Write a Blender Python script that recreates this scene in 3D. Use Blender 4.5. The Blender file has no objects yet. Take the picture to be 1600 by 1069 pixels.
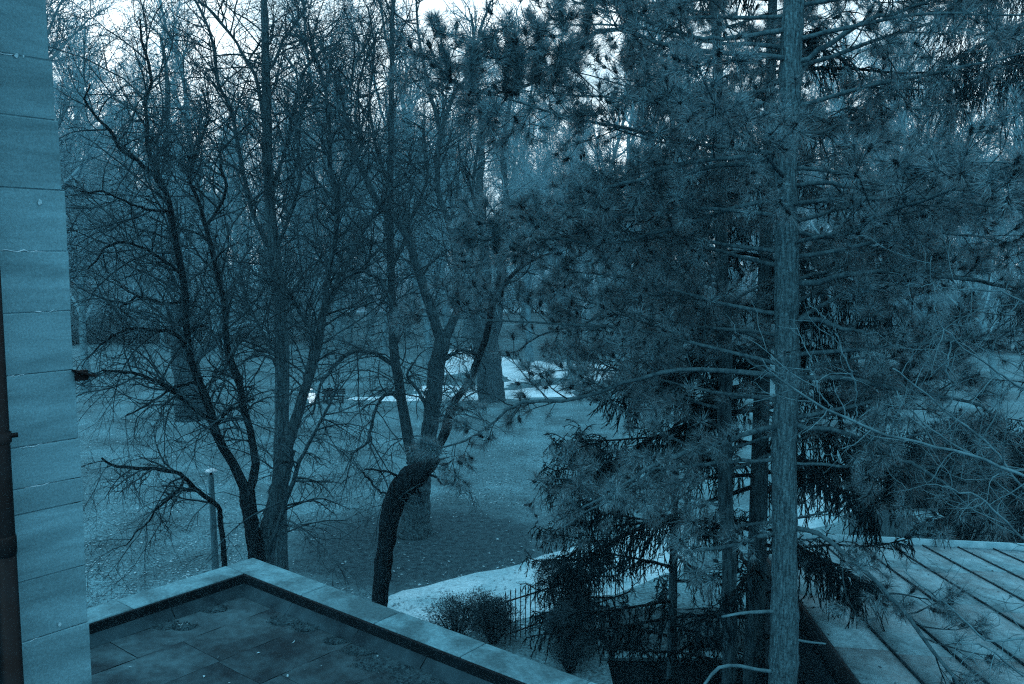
import bpy, math, random
import numpy as np
from mathutils import Vector

# ------------------------------------------------------------------ camera, sky, sun, exposure
SC = bpy.context.scene
F, HCAM = 1370.0, 9.5
PITCH = math.atan(135.0 / F)
cam_d = bpy.data.cameras.new('camera')
cam_d.sensor_width = 36.0
cam_d.lens = 36.0 * F / 1600.0
cam_d.clip_start = 0.1
cam_d.clip_end = 3000.0
cam = bpy.data.objects.new('camera', cam_d)
SC.collection.objects.link(cam)
cam.location = (0, 0, HCAM)
cam.rotation_euler = (math.pi / 2 - PITCH, 0, 0)
SC.camera = cam

SUN_EL, SUN_ROT = math.radians(52), math.radians(205)
LIGHT = (0.60, 0.88, 1.0)          # the cold cast of the whole picture
world = bpy.data.worlds.new('World')
SC.world = world
world.use_nodes = True
nt = world.node_tree
nt.nodes.clear()
def wn(t, **k):
    n = nt.nodes.new(t)
    for a, b in k.items(): setattr(n, a, b)
    return n
wout = wn('ShaderNodeOutputWorld'); wbg = wn('ShaderNodeBackground')
wsky = wn('ShaderNodeTexSky', sky_type='NISHITA')
wsky.sun_disc = False; wsky.sun_elevation = SUN_EL; wsky.sun_rotation = SUN_ROT
wsky.air_density = 1.0; wsky.dust_density = 2.0
wtc = wn('ShaderNodeTexCoord'); wmap = wn('ShaderNodeMapping')
wmap.inputs['Scale'].default_value = (1.0, 1.0, 2.6)
wmap.inputs['Location'].default_value = (0.35, 0.1, 0.0)
wno = wn('ShaderNodeTexNoise')
wno.inputs['Scale'].default_value = 3.4; wno.inputs['Detail'].default_value = 6.0; wno.inputs['Roughness'].default_value = 0.55
wrp = wn('ShaderNodeValToRGB')
wrp.color_ramp.elements[0].position = 0.36; wrp.color_ramp.elements[0].color = (0.26, 0.40, 0.47, 1)
wrp.color_ramp.elements[1].position = 0.60; wrp.color_ramp.elements[1].color = (0.86, 0.97, 1.0, 1)
wsc = wn('ShaderNodeVectorMath', operation='SCALE'); wsc.inputs['Scale'].default_value = 28.5
wti = wn('ShaderNodeVectorMath', operation='MULTIPLY'); wti.inputs[1].default_value = LIGHT
wmx = wn('ShaderNodeMix', data_type='RGBA'); wmx.inputs['Factor'].default_value = 0.88
L = nt.links.new
L(wtc.outputs['Generated'], wmap.inputs['Vector']); L(wmap.outputs['Vector'], wno.inputs['Vector'])
L(wno.outputs['Fac'], wrp.inputs['Fac']); L(wrp.outputs['Color'], wsc.inputs[0])
L(wsky.outputs['Color'], wti.inputs[0])
L(wti.outputs[0], wmx.inputs['A']); L(wsc.outputs[0], wmx.inputs['B'])
L(wmx.outputs['Result'], wbg.inputs['Color']); wbg.inputs['Strength'].default_value = 0.1
L(wbg.outputs[0], wout.inputs['Surface'])

sun_d = bpy.data.lights.new('sun', 'SUN')
sun_d.energy = 1.1; sun_d.angle = math.radians(18); sun_d.color = (0.72, 0.93, 1.0)
sun = bpy.data.objects.new('sun', sun_d); SC.collection.objects.link(sun)
sv = Vector((math.sin(SUN_ROT) * math.cos(SUN_EL), math.cos(SUN_ROT) * math.cos(SUN_EL), math.sin(SUN_EL)))
sun.rotation_euler = sv.to_track_quat('Z', 'Y').to_euler()

SC.view_settings.view_transform = 'Standard'
SC.view_settings.look = 'None'
SC.view_settings.exposure = 0.0
SC.view_settings.gamma = 1.0
SC.render.engine = 'CYCLES'
SC.cycles.use_denoising = False
SC.cycles.pixel_filter_type = 'BLACKMAN_HARRIS'
SC.cycles.filter_width = 1.2
SC.cycles.max_bounces = 4
SC.cycles.diffuse_bounces = 2
SC.cycles.adaptive_threshold = 0.012
SC.cycles.transparent_max_bounces = 4

# ------------------------------------------------------------------ helpers
COL = SC.collection
rs = np.random.RandomState
CP, SP = math.cos(PITCH), math.sin(PITCH)
def ray(u, v):
    xc = (u - 800.0) / F; yc = (534.5 - v) / F
    return np.array([xc, CP + yc * SP, -SP + yc * CP])
def at(u, v, Y):                    # the point seen at (u, v) at a distance Y in front of the camera
    r = ray(u, v); return np.array([0, 0, HCAM]) + r * (Y / r[1])
def onz(u, v, z=0.0):               # the point seen at (u, v) on the level z
    r = ray(u, v); return np.array([0, 0, HCAM]) + r * ((z - HCAM) / r[2])

def tag(o, label=None, cat=None, group=None, kind=None):
    if label: o['label'] = label
    if cat: o['category'] = cat
    if group: o['group'] = group
    if kind: o['kind'] = kind
    return o
def link(name, me, mat=None, parent=None):
    o = bpy.data.objects.new(name, me); COL.objects.link(o)
    if mat is not None and len(me.materials) == 0: me.materials.append(mat)
    if parent is not None:
        o.parent = parent
    return o
def empty(name, loc=(0, 0, 0), rz=0.0):
    o = bpy.data.objects.new(name, None); COL.objects.link(o)
    o.location = loc; o.rotation_euler = (0, 0, rz); o.empty_display_size = 0.3
    return o
def mesh_np(name, V, faces, smooth=False):
    """faces: list of int arrays (M, k)"""
    me = bpy.data.meshes.new(name)
    V = np.asarray(V, dtype=np.float32)
    me.vertices.add(len(V)); me.vertices.foreach_set('co', V.ravel())
    loops, starts, tot = [], [], 0
    for f in faces:
        f = np.asarray(f, dtype=np.int32)
        if len(f) == 0: continue
        k = f.shape[1]
        starts.append(tot + np.arange(len(f)) * k); loops.append(f.ravel()); tot += f.size
    loops = np.concatenate(loops); starts = np.concatenate(starts)
    me.loops.add(len(loops)); me.loops.foreach_set('vertex_index', loops.astype(np.int32))
    me.polygons.add(len(starts)); me.polygons.foreach_set('loop_start', starts.astype(np.int32))
    if smooth: me.polygons.foreach_set('use_smooth', np.ones(len(starts), dtype=bool))
    me.update(calc_edges=True)
    return me

def seen(p, mu=330, mv=330):
    d = p - np.array([0, 0, HCAM]); zc = d[..., 1] * CP - d[..., 2] * SP; yc = d[..., 1] * SP + d[..., 2] * CP
    zc = np.maximum(zc, .2); u = 800 + F * d[..., 0] / zc; v = 534.5 - F * yc / zc
    return (u > -mu) & (u < 1600 + mu) & (v > -mv) & (v < 1069 + mv)
class Tubes:
    def __init__(self): self.b = []
    def add(self, P, R, sides):
        P = np.asarray(P, float); R = np.asarray(R, float)
        if P.ndim == 2: P = P[None]; R = R[None]
        if len(P): self.b.append((P, R, sides))
        return self
    def mesh(self, name, cap=True, rough=0.0, seed=0):
        Vs, Fs, Ts, off = [], [], [], 0
        for P, R, s in self.b:
            M, n, _ = P.shape
            T = np.empty_like(P)
            T[:, 1:-1] = P[:, 2:] - P[:, :-2]; T[:, 0] = P[:, 1] - P[:, 0]; T[:, -1] = P[:, -1] - P[:, -2]
            T /= np.linalg.norm(T, axis=2, keepdims=True) + 1e-9
            m = np.abs(T.mean(axis=1))
            ref = np.zeros((M, 3)); ref[np.arange(M), np.argmin(m, axis=1)] = 1
            U = np.cross(T, ref[:, None, :]); U /= np.linalg.norm(U, axis=2, keepdims=True) + 1e-9
            W = np.cross(T, U)
            a = np.arange(s) * 2 * math.pi / s
            ring = U[:, :, None, :] * np.cos(a)[None, None, :, None] + W[:, :, None, :] * np.sin(a)[None, None, :, None]
            RR = np.repeat(R[:, :, None], s, 2)
            if rough:
                g = rs(seed + n); nz = g.normal(0, 1, (M, n, s)); nz = nz + np.roll(nz, 1, 2) + .7 * np.roll(nz, 1, 1); RR = RR * (1 + rough * .55 * nz)
            V = P[:, :, None, :] + ring * RR[..., None]
            Vs.append(V.reshape(-1, 3))
            base = off + (np.arange(M) * n * s)[:, None, None] + (np.arange(n - 1) * s)[None, :, None]
            i = np.arange(s)[None, None, :]; j = ((np.arange(s) + 1) % s)[None, None, :]
            Fs.append(np.stack([base + i, base + j, base + s + j, base + s + i], -1).reshape(-1, 4))
            if cap and s >= 5:
                for k in range(1, s - 1):
                    e = off + (np.arange(M) * n * s + (n - 1) * s)
                    Ts.append(np.stack([e, e + k, e + k + 1], -1))
            off += M * n * s
        fs = [np.concatenate(Fs)]
        if Ts: fs.append(np.concatenate(Ts))
        return mesh_np(name, np.concatenate(Vs), fs, smooth=True)

def unit(v): return v / (np.linalg.norm(v, axis=-1, keepdims=True) + 1e-9)
def grow(r, S, D, Ln, R0, n, wander, trop, rend=0.35, bend=0.0):
    S = np.asarray(S, float); d = unit(np.asarray(D, float)); P = [S]
    tv = np.array([0, 0, 1.0]) * (np.asarray(trop).reshape(-1, 1) if np.ndim(trop) else trop)
    bv = r.normal(0, 1, d.shape); bv = unit(bv - (bv * d).sum(-1, keepdims=True) * d) * bend * (.4 + r.rand(len(d), 1))
    for i in range(n):
        d = unit(d + r.normal(0, wander, d.shape) + tv + bv)
        P.append(P[-1] + d * (Ln / n)[:, None])
    return np.stack(P, 1), R0[:, None] * np.linspace(1, rend, n + 1)[None]
def spawn(r, P, R, Ln, k, t0, t1, a0, a1, l0, l1, rr, rmin=0.003, up=0.0, fall=0.45):
    M, n, _ = P.shape; n -= 1
    t = t0 + (t1 - t0) * ((np.arange(k)[None, :] + r.rand(M, k)) / k)
    x = np.clip(t * n, 0, n - 1e-4); i = x.astype(int); f = (x - i)[..., None]; m = np.arange(M)[:, None]
    p = P[m, i] * (1 - f) + P[m, i + 1] * f
    rad = R[m, i] * (1 - f[..., 0]) + R[m, i + 1] * f[..., 0]
    T = unit(P[m, i + 1] - P[m, i])
    q = r.normal(0, 1, T.shape); q -= (q * T).sum(-1, keepdims=True) * T; q = unit(q)
    a = np.radians(a0 + (a1 - a0) * r.rand(M, k))[..., None]
    d = T * np.cos(a) + q * np.sin(a); d[..., 2] += up; d = unit(d)
    ln = (l0 + (l1 - l0) * r.rand(M, k)) * (1 - fall * t)
    if Ln is not None: ln = ln * Ln[:, None]
    ro = np.maximum(np.minimum(rad * rr, rad * 0.85), rmin)
    return p.reshape(-1, 3), d.reshape(-1, 3), ln.ravel(), ro.ravel()
def smooth_path(pts, n):
    pts = np.asarray(pts, float)
    s = np.concatenate([[0], np.cumsum(np.linalg.norm(np.diff(pts[:, :3], axis=0), axis=1))]); s /= s[-1]
    m = len(pts); out = []
    for t in np.linspace(0, 1, n):
        i = min(max(np.searchsorted(s, t) - 1, 0), m - 2)
        f = (t - s[i]) / (s[i + 1] - s[i] + 1e-9)
        p0, p1, p2, p3 = pts[max(i - 1, 0)], pts[i], pts[i + 1], pts[min(i + 2, m - 1)]
        out.append(0.5 * ((2 * p1) + (p2 - p0) * f + (2 * p0 - 5 * p1 + 4 * p2 - p3) * f * f + (3 * p1 - p0 - 3 * p2 + p3) * f ** 3))
    return np.array(out)
def traced(nodes, Y0, Y1, n=16):
    """nodes (u, v, width in photo pixels); distance runs from Y0 to Y1 -> points and radii"""
    m = len(nodes); q = []
    for k, (u, v, w) in enumerate(nodes):
        Y = Y0 + (Y1 - Y0) * k / (m - 1); p = at(u, v, Y); q.append([p[0], p[1], p[2], w * 0.5 * Y / F])
    q = smooth_path(q, n)
    return q[:, :3], np.maximum(q[:, 3], 0.004)

def box_me(name, sx, sy, sz, bev=0.0, jit=0.0, r=None):
    """box from 0..s on each axis, edges chamfered"""
    import bmesh
    bm = bmesh.new(); bmesh.ops.create_cube(bm, size=1.0)
    for v in bm.verts: v.co = Vector(((v.co.x + .5) * sx, (v.co.y + .5) * sy, (v.co.z + .5) * sz))
    if bev: bmesh.ops.bevel(bm, geom=list(bm.edges), offset=bev, segments=1, affect='EDGES')
    if jit:
        for v in bm.verts: v.co += Vector(r.normal(0, jit, 3))
    me = bpy.data.meshes.new(name); bm.to_mesh(me); bm.free(); return me
def hull_box(o, u, w, z0, z1, P):   # corner points in plan -> prism mesh data
    pass
def prism(name, pts, z0, z1):
    """pts plan polygon (counter-clockwise)"""
    n = len(pts); z0 = np.broadcast_to(z0, n); z1 = np.broadcast_to(z1, n)
    V = [(p[0], p[1], z) for p, z in zip(pts, z0)] + [(p[0], p[1], z) for p, z in zip(pts, z1)]
    F_ = [tuple(range(n))[::-1], tuple(range(n, 2 * n))] + [(i, (i + 1) % n, n + (i + 1) % n, n + i) for i in range(n)]
    me = bpy.data.meshes.new(name); me.from_pydata(V, [], F_); me.update(); return me
def sheet(name, pts):
    me = bpy.data.meshes.new(name); me.from_pydata([tuple(p) for p in pts], [], [tuple(range(len(pts)))]); me.update(); return me
def copy_tree(o, parent=None):
    c = o.copy(); COL.objects.link(c); c.parent = parent
    for ch in list(o.children): copy_tree(ch, c)
    return c

# ------------------------------------------------------------------ materials
def lin(c): c /= 255.0; return c / 12.92 if c <= 0.04045 else ((c + 0.055) / 1.055) ** 2.4
def mat(name, dark, light, scale=4.0, detail=6.0, rough=0.85, bump=0.3, bscale=None, stretch=(1, 1, 1), fine=None, coord='Object', lo=0.35, hi=0.65, spec=0.03, dist=0.02, rnd=False, distort=0.0, rot=(0, 0, 0), tone=0.0):
    m = bpy.data.materials.new(name); m.use_nodes = True
    t = m.node_tree; b = t.nodes['Principled BSDF']
    b.inputs['Roughness'].default_value = rough
    b.inputs['Specular IOR Level'].default_value = spec
    tc = t.nodes.new('ShaderNodeTexCoord'); mp = t.nodes.new('ShaderNodeMapping'); mp.inputs['Scale'].default_value = stretch
    no = t.nodes.new('ShaderNodeTexNoise'); no.inputs['Scale'].default_value = scale; no.inputs['Detail'].default_value = detail; no.inputs['Roughness'].default_value = 0.6
    rp = t.nodes.new('ShaderNodeValToRGB')
    rp.color_ramp.elements[0].position = lo; rp.color_ramp.elements[0].color = (*dark, 1)
    rp.color_ramp.elements[1].position = hi; rp.color_ramp.elements[1].color = (*light, 1)
    k = t.links.new
    src = tc.outputs[coord]; mp.inputs['Rotation'].default_value = rot; no.inputs['Distortion'].default_value = distort
    if rnd:                          # every piece gets its own stretch of the pattern
        oi = t.nodes.new('ShaderNodeObjectInfo'); sc = t.nodes.new('ShaderNodeMath'); sc.operation = 'MULTIPLY'; sc.inputs[1].default_value = 61.7
        av = t.nodes.new('ShaderNodeVectorMath'); av.operation = 'ADD'
        k(oi.outputs['Random'], sc.inputs[0]); k(sc.outputs[0], av.inputs[0]); k(tc.outputs[coord], av.inputs[1]); src = av.outputs[0]
    k(src, mp.inputs['Vector']); k(mp.outputs['Vector'], no.inputs['Vector']); k(no.outputs['Fac'], rp.inputs['Fac'])
    last = rp.outputs['Color']
    if tone:                         # and its own overall tone
        oi2 = t.nodes.new('ShaderNodeObjectInfo'); mr = t.nodes.new('ShaderNodeMapRange'); mr.inputs['To Min'].default_value = 1 - tone; mr.inputs['To Max'].default_value = 1 + tone
        mt = t.nodes.new('ShaderNodeMix'); mt.data_type = 'RGBA'; mt.blend_type = 'MULTIPLY'; mt.inputs['Factor'].default_value = 1
        k(oi2.outputs['Random'], mr.inputs['Value']); k(last, mt.inputs['A']); k(mr.outputs['Result'], mt.inputs['B']); last = mt.outputs['Result']
    if fine:                         # second noise multiplied in: (scale, low, high)
        n2 = t.nodes.new('ShaderNodeTexNoise'); n2.inputs['Scale'].default_value = fine[0]; n2.inputs['Detail'].default_value = 3
        r2 = t.nodes.new('ShaderNodeValToRGB')
        r2.color_ramp.elements[0].position = 0.36; r2.color_ramp.elements[0].color = (fine[1],) * 3 + (1,)
        r2.color_ramp.elements[1].position = 0.66; r2.color_ramp.elements[1].color = (fine[2],) * 3 + (1,)
        mu = t.nodes.new('ShaderNodeMix'); mu.data_type = 'RGBA'; mu.blend_type = 'MULTIPLY'; mu.inputs['Factor'].default_value = 1
        k(src, n2.inputs['Vector']); k(n2.outputs['Fac'], r2.inputs['Fac'])
        k(last, mu.inputs['A']); k(r2.outputs['Color'], mu.inputs['B']); last = mu.outputs['Result']
    k(last, b.inputs['Base Color'])
    if bump:
        nb = t.nodes.new('ShaderNodeTexNoise'); nb.inputs['Scale'].default_value = bscale or scale * 4; nb.inputs['Detail'].default_value = 5
        bu = t.nodes.new('ShaderNodeBump'); bu.inputs['Strength'].default_value = bump; bu.inputs['Distance'].default_value = dist
        k(mp.outputs['Vector'], nb.inputs['Vector']); k(nb.outputs['Fac'], bu.inputs['Height']); k(bu.outputs['Normal'], b.inputs['Normal'])
    m['last'] = ''
    return m
def C(v, s=1.0):                    # toned grey of value v: the print's cold tint
    v = v * s; k = min(1.0, max(0.0, (v - 0.28) / 0.3))
    q = min(1.0, v / 0.10)
    return ((0.13 + 0.09 * q + 0.20 * k) * v, (0.62 + 0.11 * q + 0.06 * k) * v, 1.0 * v)
M = {}
M['stone'] = mat('sandstone', C(.155), C(.295), 1.4, 12, .9, .12, 40, (1, 1, 7), (110, .8, 1.05), dist=.004, rnd=True, distort=.35, rot=(0, .10, 0), tone=.13, lo=.30, hi=.68)
M['stone_core'] = mat('old_mortar', C(.09), C(.2), 6, 6, .95, .4)
M['mortar'] = mat('pale_mortar', C(.36), C(.52), 18, 6, .95, .5, 60)
M['chip'] = mat('pale_stone_chip', C(.34), C(.42), 20, 5, .9, .3)
M['pipe'] = mat('black_painted_iron', C(.004), C(.009), 8, 5, .55, .15, 40, spec=.08)
M['coping'] = mat('concrete_coping', C(.125), C(.25), 1.9, 10, .85, .25, 50, (1, 1, 1), (26, .78, 1.06), rnd=True, tone=.10, lo=.40, hi=.60, distort=.6)
M['copjoint'] = mat('coping_joint', C(.035), C(.06), 10, 4, .95, .2)
M['felt'] = mat('roof_felt', C(.027), C(.085), .9, 10, .85, .3, 60, (1, 1, 1), (9, .75, 1.15), lo=.36, hi=.64, spec=.05, rnd=True, tone=.1, distort=.8)
M['flash'] = mat('roof_flashing', C(.022), C(.06), 2, 9, .8, .25, 40)
M['drip'] = mat('dark_drip_edge', C(.008), C(.014), 5, 4, .6, .1)
M['moss'] = mat('roof_moss', C(.02), C(.08), 30, 6, .95, .6, 80)
M['seam_roof'] = mat('weathered_sheet_roof', C(.15), C(.31), 1.6, 10, .7, .2, 40, (2.2, .8, 1), (16, .78, 1.08), spec=.1, rnd=True, tone=.05, distort=.6)
M['batten'] = mat('roof_batten', C(.02), C(.045), 6, 5, .8, .3)
M['kerb'] = mat('pale_roof_kerb', C(.26), C(.36), 6, 6, .8, .2)
M['wall_dark'] = mat('dark_render', C(.02), C(.04), 3, 6, .95, .3)
M['gravel'] = mat('pale_gravel_path', C(.30), C(.47), .55, 9, .95, .35, 40, (1, 1, 1), (9, .82, 1.1))
M['gravel_pale'] = mat('bright_gravel', C(.48), C(.72), .4, 9, .95, .3, 40, (1, 1, 1), (6, .85, 1.08))
M['litter'] = mat('leaf_litter_soil', C(.025), C(.11), 9, 8, .95, .6, 30, (1, 1, 1), (30, .6, 1.25))
M['bark_pine'] = mat('pine_bark', C(.06), C(.19), 12, 9, .95, 1.0, 16, (3.5, 3.5, .45), (36, .55, 1.15), dist=.04)
M['bark_limb'] = mat('pine_limb_bark', C(.045), C(.11), 9, 8, .95, .7, 16, (2, 2, 1), dist=.02)
M['bark_grey'] = mat('grey_bark', C(.035), C(.13), 5, 9, .95, 1, 10, (3.5, 3.5, .4), (22, .6, 1.15), dist=.06)
M['bark_dark'] = mat('dark_wet_bark', C(.004), C(.018), 6, 8, .95, .8, 14, (3.5, 3.5, .5), dist=.03)
M['bark_mid'] = mat('mid_bark', C(.018), C(.085), 6, 8, .95, .7, 14, (3.5, 3.5, .6), dist=.03)
M['bark_hazed'] = mat('far_hazed_bark', C(.10), C(.20), 2, 5, .95, .3)  # lighter than near bark: distance haze painted into the colour
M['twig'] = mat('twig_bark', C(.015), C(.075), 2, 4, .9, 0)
M['twig_hazed'] = mat('far_hazed_twig_bark', C(.15), C(.33), .5, 4, .95, 0)  # pale tone holds part of the haze; the volume adds the rest
M['twig_pale'] = mat('pale_twig_bark', C(.09), C(.20), 5, 6, .7, .2, 40)
M['needle'] = mat('pine_needles', C(.075), C(.25), 3, 5, .5, 0, fine=(38, .3, 1.6), lo=.3, hi=.7, spec=.15)
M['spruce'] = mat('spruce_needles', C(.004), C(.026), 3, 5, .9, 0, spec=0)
M['cone'] = mat('cone_scales', C(.008), C(.016), 20, 4, .8, .3)
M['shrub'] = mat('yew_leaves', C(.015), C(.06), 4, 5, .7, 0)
M['leaf_pale'] = mat('pale_fallen_leaf', C(.16), C(.42), .8, 3, .8, 0)
M['blade'] = mat('grass_blades', C(.05), C(.30), 1.2, 6, .9, 0, fine=(20, .6, 1.3))
M['iron'] = mat('fence_iron', C(.006), C(.012), 8, 3, .6, 0)
M['wood_post'] = mat('weathered_post', C(.08), C(.17), 6, 7, .9, .5, 30, (4, 4, .4))
M['white'] = mat('white_cap', C(.55), C(.75), 8, 3, .6, 0)
M['facade'] = mat('pale_render', C(.5), C(.62), 1, 5, .9, .1)
M['facade2'] = mat('grey_render', C(.26), C(.34), 1, 5, .9, .1)
M['tiles'] = mat('grey_roof_tiles', C(.06), C(.10), 2, 6, .9, .3)
M['pane'] = mat('window_glass', C(.03), C(.06), 1, 2, .15, 0, spec=.6)
M['frame'] = mat('white_window_frame', C(.5), C(.6), 4, 2, .6, 0)
M['cloth_white'] = mat('white_cloth', (.8, .9, .95), (.85, .95, 1), 8, 3, .9, 0)
M['cloth_dark'] = mat('dark_cloth', C(.006), C(.014), 8, 3, .9, 0)
M['skin'] = mat('skin', C(.22), C(.28), 8, 3, .6, 0)
M['board'] = mat('fence_boards', C(.06), C(.11), 5, 6, .9, .3, 30, (4, 4, .4))

# the lawn: grass with fallen leaves and one round bed of bare dark soil under the big tree
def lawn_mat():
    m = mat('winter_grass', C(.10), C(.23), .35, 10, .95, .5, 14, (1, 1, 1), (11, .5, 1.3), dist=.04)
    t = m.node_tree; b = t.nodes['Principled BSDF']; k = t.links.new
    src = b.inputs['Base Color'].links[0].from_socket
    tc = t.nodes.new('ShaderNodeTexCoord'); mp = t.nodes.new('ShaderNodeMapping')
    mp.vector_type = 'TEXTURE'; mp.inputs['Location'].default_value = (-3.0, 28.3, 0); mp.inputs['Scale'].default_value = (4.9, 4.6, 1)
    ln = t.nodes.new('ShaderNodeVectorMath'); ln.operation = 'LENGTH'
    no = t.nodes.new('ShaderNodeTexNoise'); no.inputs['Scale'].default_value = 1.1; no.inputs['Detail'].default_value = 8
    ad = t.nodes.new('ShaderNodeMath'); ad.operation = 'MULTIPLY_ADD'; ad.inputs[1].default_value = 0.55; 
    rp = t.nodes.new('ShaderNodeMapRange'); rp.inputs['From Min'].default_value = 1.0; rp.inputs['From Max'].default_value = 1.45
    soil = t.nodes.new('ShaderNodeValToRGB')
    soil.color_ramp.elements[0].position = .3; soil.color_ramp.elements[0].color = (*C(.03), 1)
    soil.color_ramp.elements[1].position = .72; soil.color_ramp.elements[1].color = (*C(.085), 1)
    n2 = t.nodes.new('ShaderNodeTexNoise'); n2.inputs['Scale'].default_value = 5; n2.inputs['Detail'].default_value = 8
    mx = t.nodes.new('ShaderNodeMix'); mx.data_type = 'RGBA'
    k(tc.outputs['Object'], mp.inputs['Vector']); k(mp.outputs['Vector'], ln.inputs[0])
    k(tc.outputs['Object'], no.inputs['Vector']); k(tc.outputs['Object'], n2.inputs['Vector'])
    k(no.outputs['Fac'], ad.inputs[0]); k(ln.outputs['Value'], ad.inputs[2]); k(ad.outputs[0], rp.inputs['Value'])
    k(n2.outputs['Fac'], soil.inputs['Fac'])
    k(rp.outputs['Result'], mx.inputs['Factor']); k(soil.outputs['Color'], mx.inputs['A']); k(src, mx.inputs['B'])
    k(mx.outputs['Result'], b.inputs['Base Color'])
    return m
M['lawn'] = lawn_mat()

# ------------------------------------------------------------------ ground, yard, paths
PIT = (2.25, 9.4, 3.0, 19.85)       # sunken yard beside the house: x0, x1, y0, y1
def ground_mesh():
    x0, x1, y0, y1 = PIT; V, Fc = [], []
    for a, b, c, d in ((-700, x0, -60, 900), (x1, 700, -60, 900), (x0, x1, y1, 900), (x0, x1, -60, y0)):
        i = len(V); V += [(a, c, 0), (b, c, 0), (b, d, 0), (a, d, 0)]; Fc.append((i, i + 1, i + 2, i + 3))
    me = bpy.data.meshes.new('lawn'); me.from_pydata(V, [], Fc); me.update(); return me
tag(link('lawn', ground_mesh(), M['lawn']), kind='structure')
def yard():
    x0, x1, y0, y1 = PIT; z = -2.6
    e = 0.15
    V = [(x0 - e, y0 - e, z), (x1 + e, y0 - e, z), (x1 + e, y1 + e, z), (x0 - e, y1 + e, z)]
    tag(link('sunken_yard', sheet('sunken_yard', V), M['wall_dark']), kind='structure')
    root = empty('retaining_wall', (x0, y1, z))
    tag(root, 'dark retaining wall of the sunken yard below the littered bank', 'wall')
    t = .3
    for a, b, c, d in ((x0 - t, x1 + t, y1 + .004, y1 + t), (x0 - t, x0 - .004, y0, y1), (x1 + .004, x1 + t, y0, y1), (x0 - t, x1 + t, y0 - t, y0 - .004)):
        me = prism('wall_side', [(a - x0, c - y1), (b - x0, c - y1), (b - x0, d - y1), (a - x0, d - y1)], 0, 2.594)
        link('wall_side', me, M['wall_dark'], root)
    r = rs(3); x = x0 - .1; i = 0
    while x < 7.0:
        l = .55 + .3 * r.rand(); me = box_me('coping_stone', l - .015, .32, .09, .012, .006, r)
        o = link('coping_stone', me, M['stone_core'], root); o.location = (x - x0, .0 - .06 + .02 * r.rand(), 2.6 + .004); x += l; i += 1
yard()
def littered_bank():
    r = rs(9); x0, x1, y0, y1 = 2.3, 9.0, 20.1, 22.9
    nx, ny = 40, 20; V = []
    for j in range(ny):
        for i in range(nx):
            fx, fy = i / (nx - 1), j / (ny - 1)
            edge = min(fx, 1 - fx, fy * 1.3, 1 - fy) * 6
            V.append((x0 + (x1 - x0) * fx, y0 + (y1 - y0) * fy + r.normal(0, .02), .012 + .10 * min(1, edge) * (0.6 + .4 * math.sin(i * .7 + j)) * .6 + r.rand() * .03 * min(1, edge)))
    f = [[j * nx + i, j * nx + i + 1, (j + 1) * nx + i + 1, (j + 1) * nx + i] for j in range(ny - 1) for i in range(nx - 1)]
    tag(link('littered_bank', mesh_np('littered_bank', V, [np.array(f)], True), M['litter']), kind='structure')
littered_bank()

def path(name, px, z, edge=0.12, seed=1):
    """outline in the photo, laid on the ground with a ragged verge"""
    r = rs(seed); P = [onz(u, v, 0) for u, v in px]; out = []
    for i in range(len(P)):
        a, b = P[i], P[(i + 1) % len(P)]; n = max(2, int(np.linalg.norm(b - a) / .5)); n = min(n, 60)
        for k in range(n):
            q = a + (b - a) * k / n; out.append((q[0] + r.normal(0, edge), q[1] + r.normal(0, edge), z))
    return tag(link(name, sheet(name, out), M['gravel']), kind='structure')
path('garden_path', [(520, 985), (600, 930), (690, 908), (780, 890), (850, 868), (960, 838), (1060, 815), (1100, 812), (1100, 850), (1060, 890), (960, 930), (860, 955), (760, 985), (640, 1010)], .006, .07)
path('park_path', [(548, 622), (600, 619), (720, 613), (900, 602), (900, 620), (720, 626), (600, 627), (548, 625)], .006, .15, 2)
path('park_path', [(672, 575), (690, 547), (745, 545), (800, 562), (870, 566), (960, 572), (960, 592), (870, 604), (850, 609), (700, 612), (640, 612), (672, 600)], .011, .2, 3)
for o in bpy.data.objects:
    if o.name.startswith('park_path'): o.data.materials.clear(); o.data.materials.append(M['gravel_pale'])
path('garden_path', [(1225, 785), (1300, 745), (1400, 715), (1470, 705), (1470, 745), (1400, 770), (1320, 812), (1240, 835)], .006, .1, 5)
path('far_path', [(430, 483), (700, 482), (930, 483), (930, 488), (700, 487.5), (430, 488)], .006, .3, 4)
def island(name, px, z):
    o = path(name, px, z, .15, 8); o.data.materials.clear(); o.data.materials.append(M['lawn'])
island('grass_verge', [(690, 590), (720, 583), (780, 584), (800, 596), (760, 602), (690, 603)], .016)
island('grass_verge', [(780, 612), (800, 600), (860, 590), (900, 592), (880, 600), (830, 606)], .017)

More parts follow.
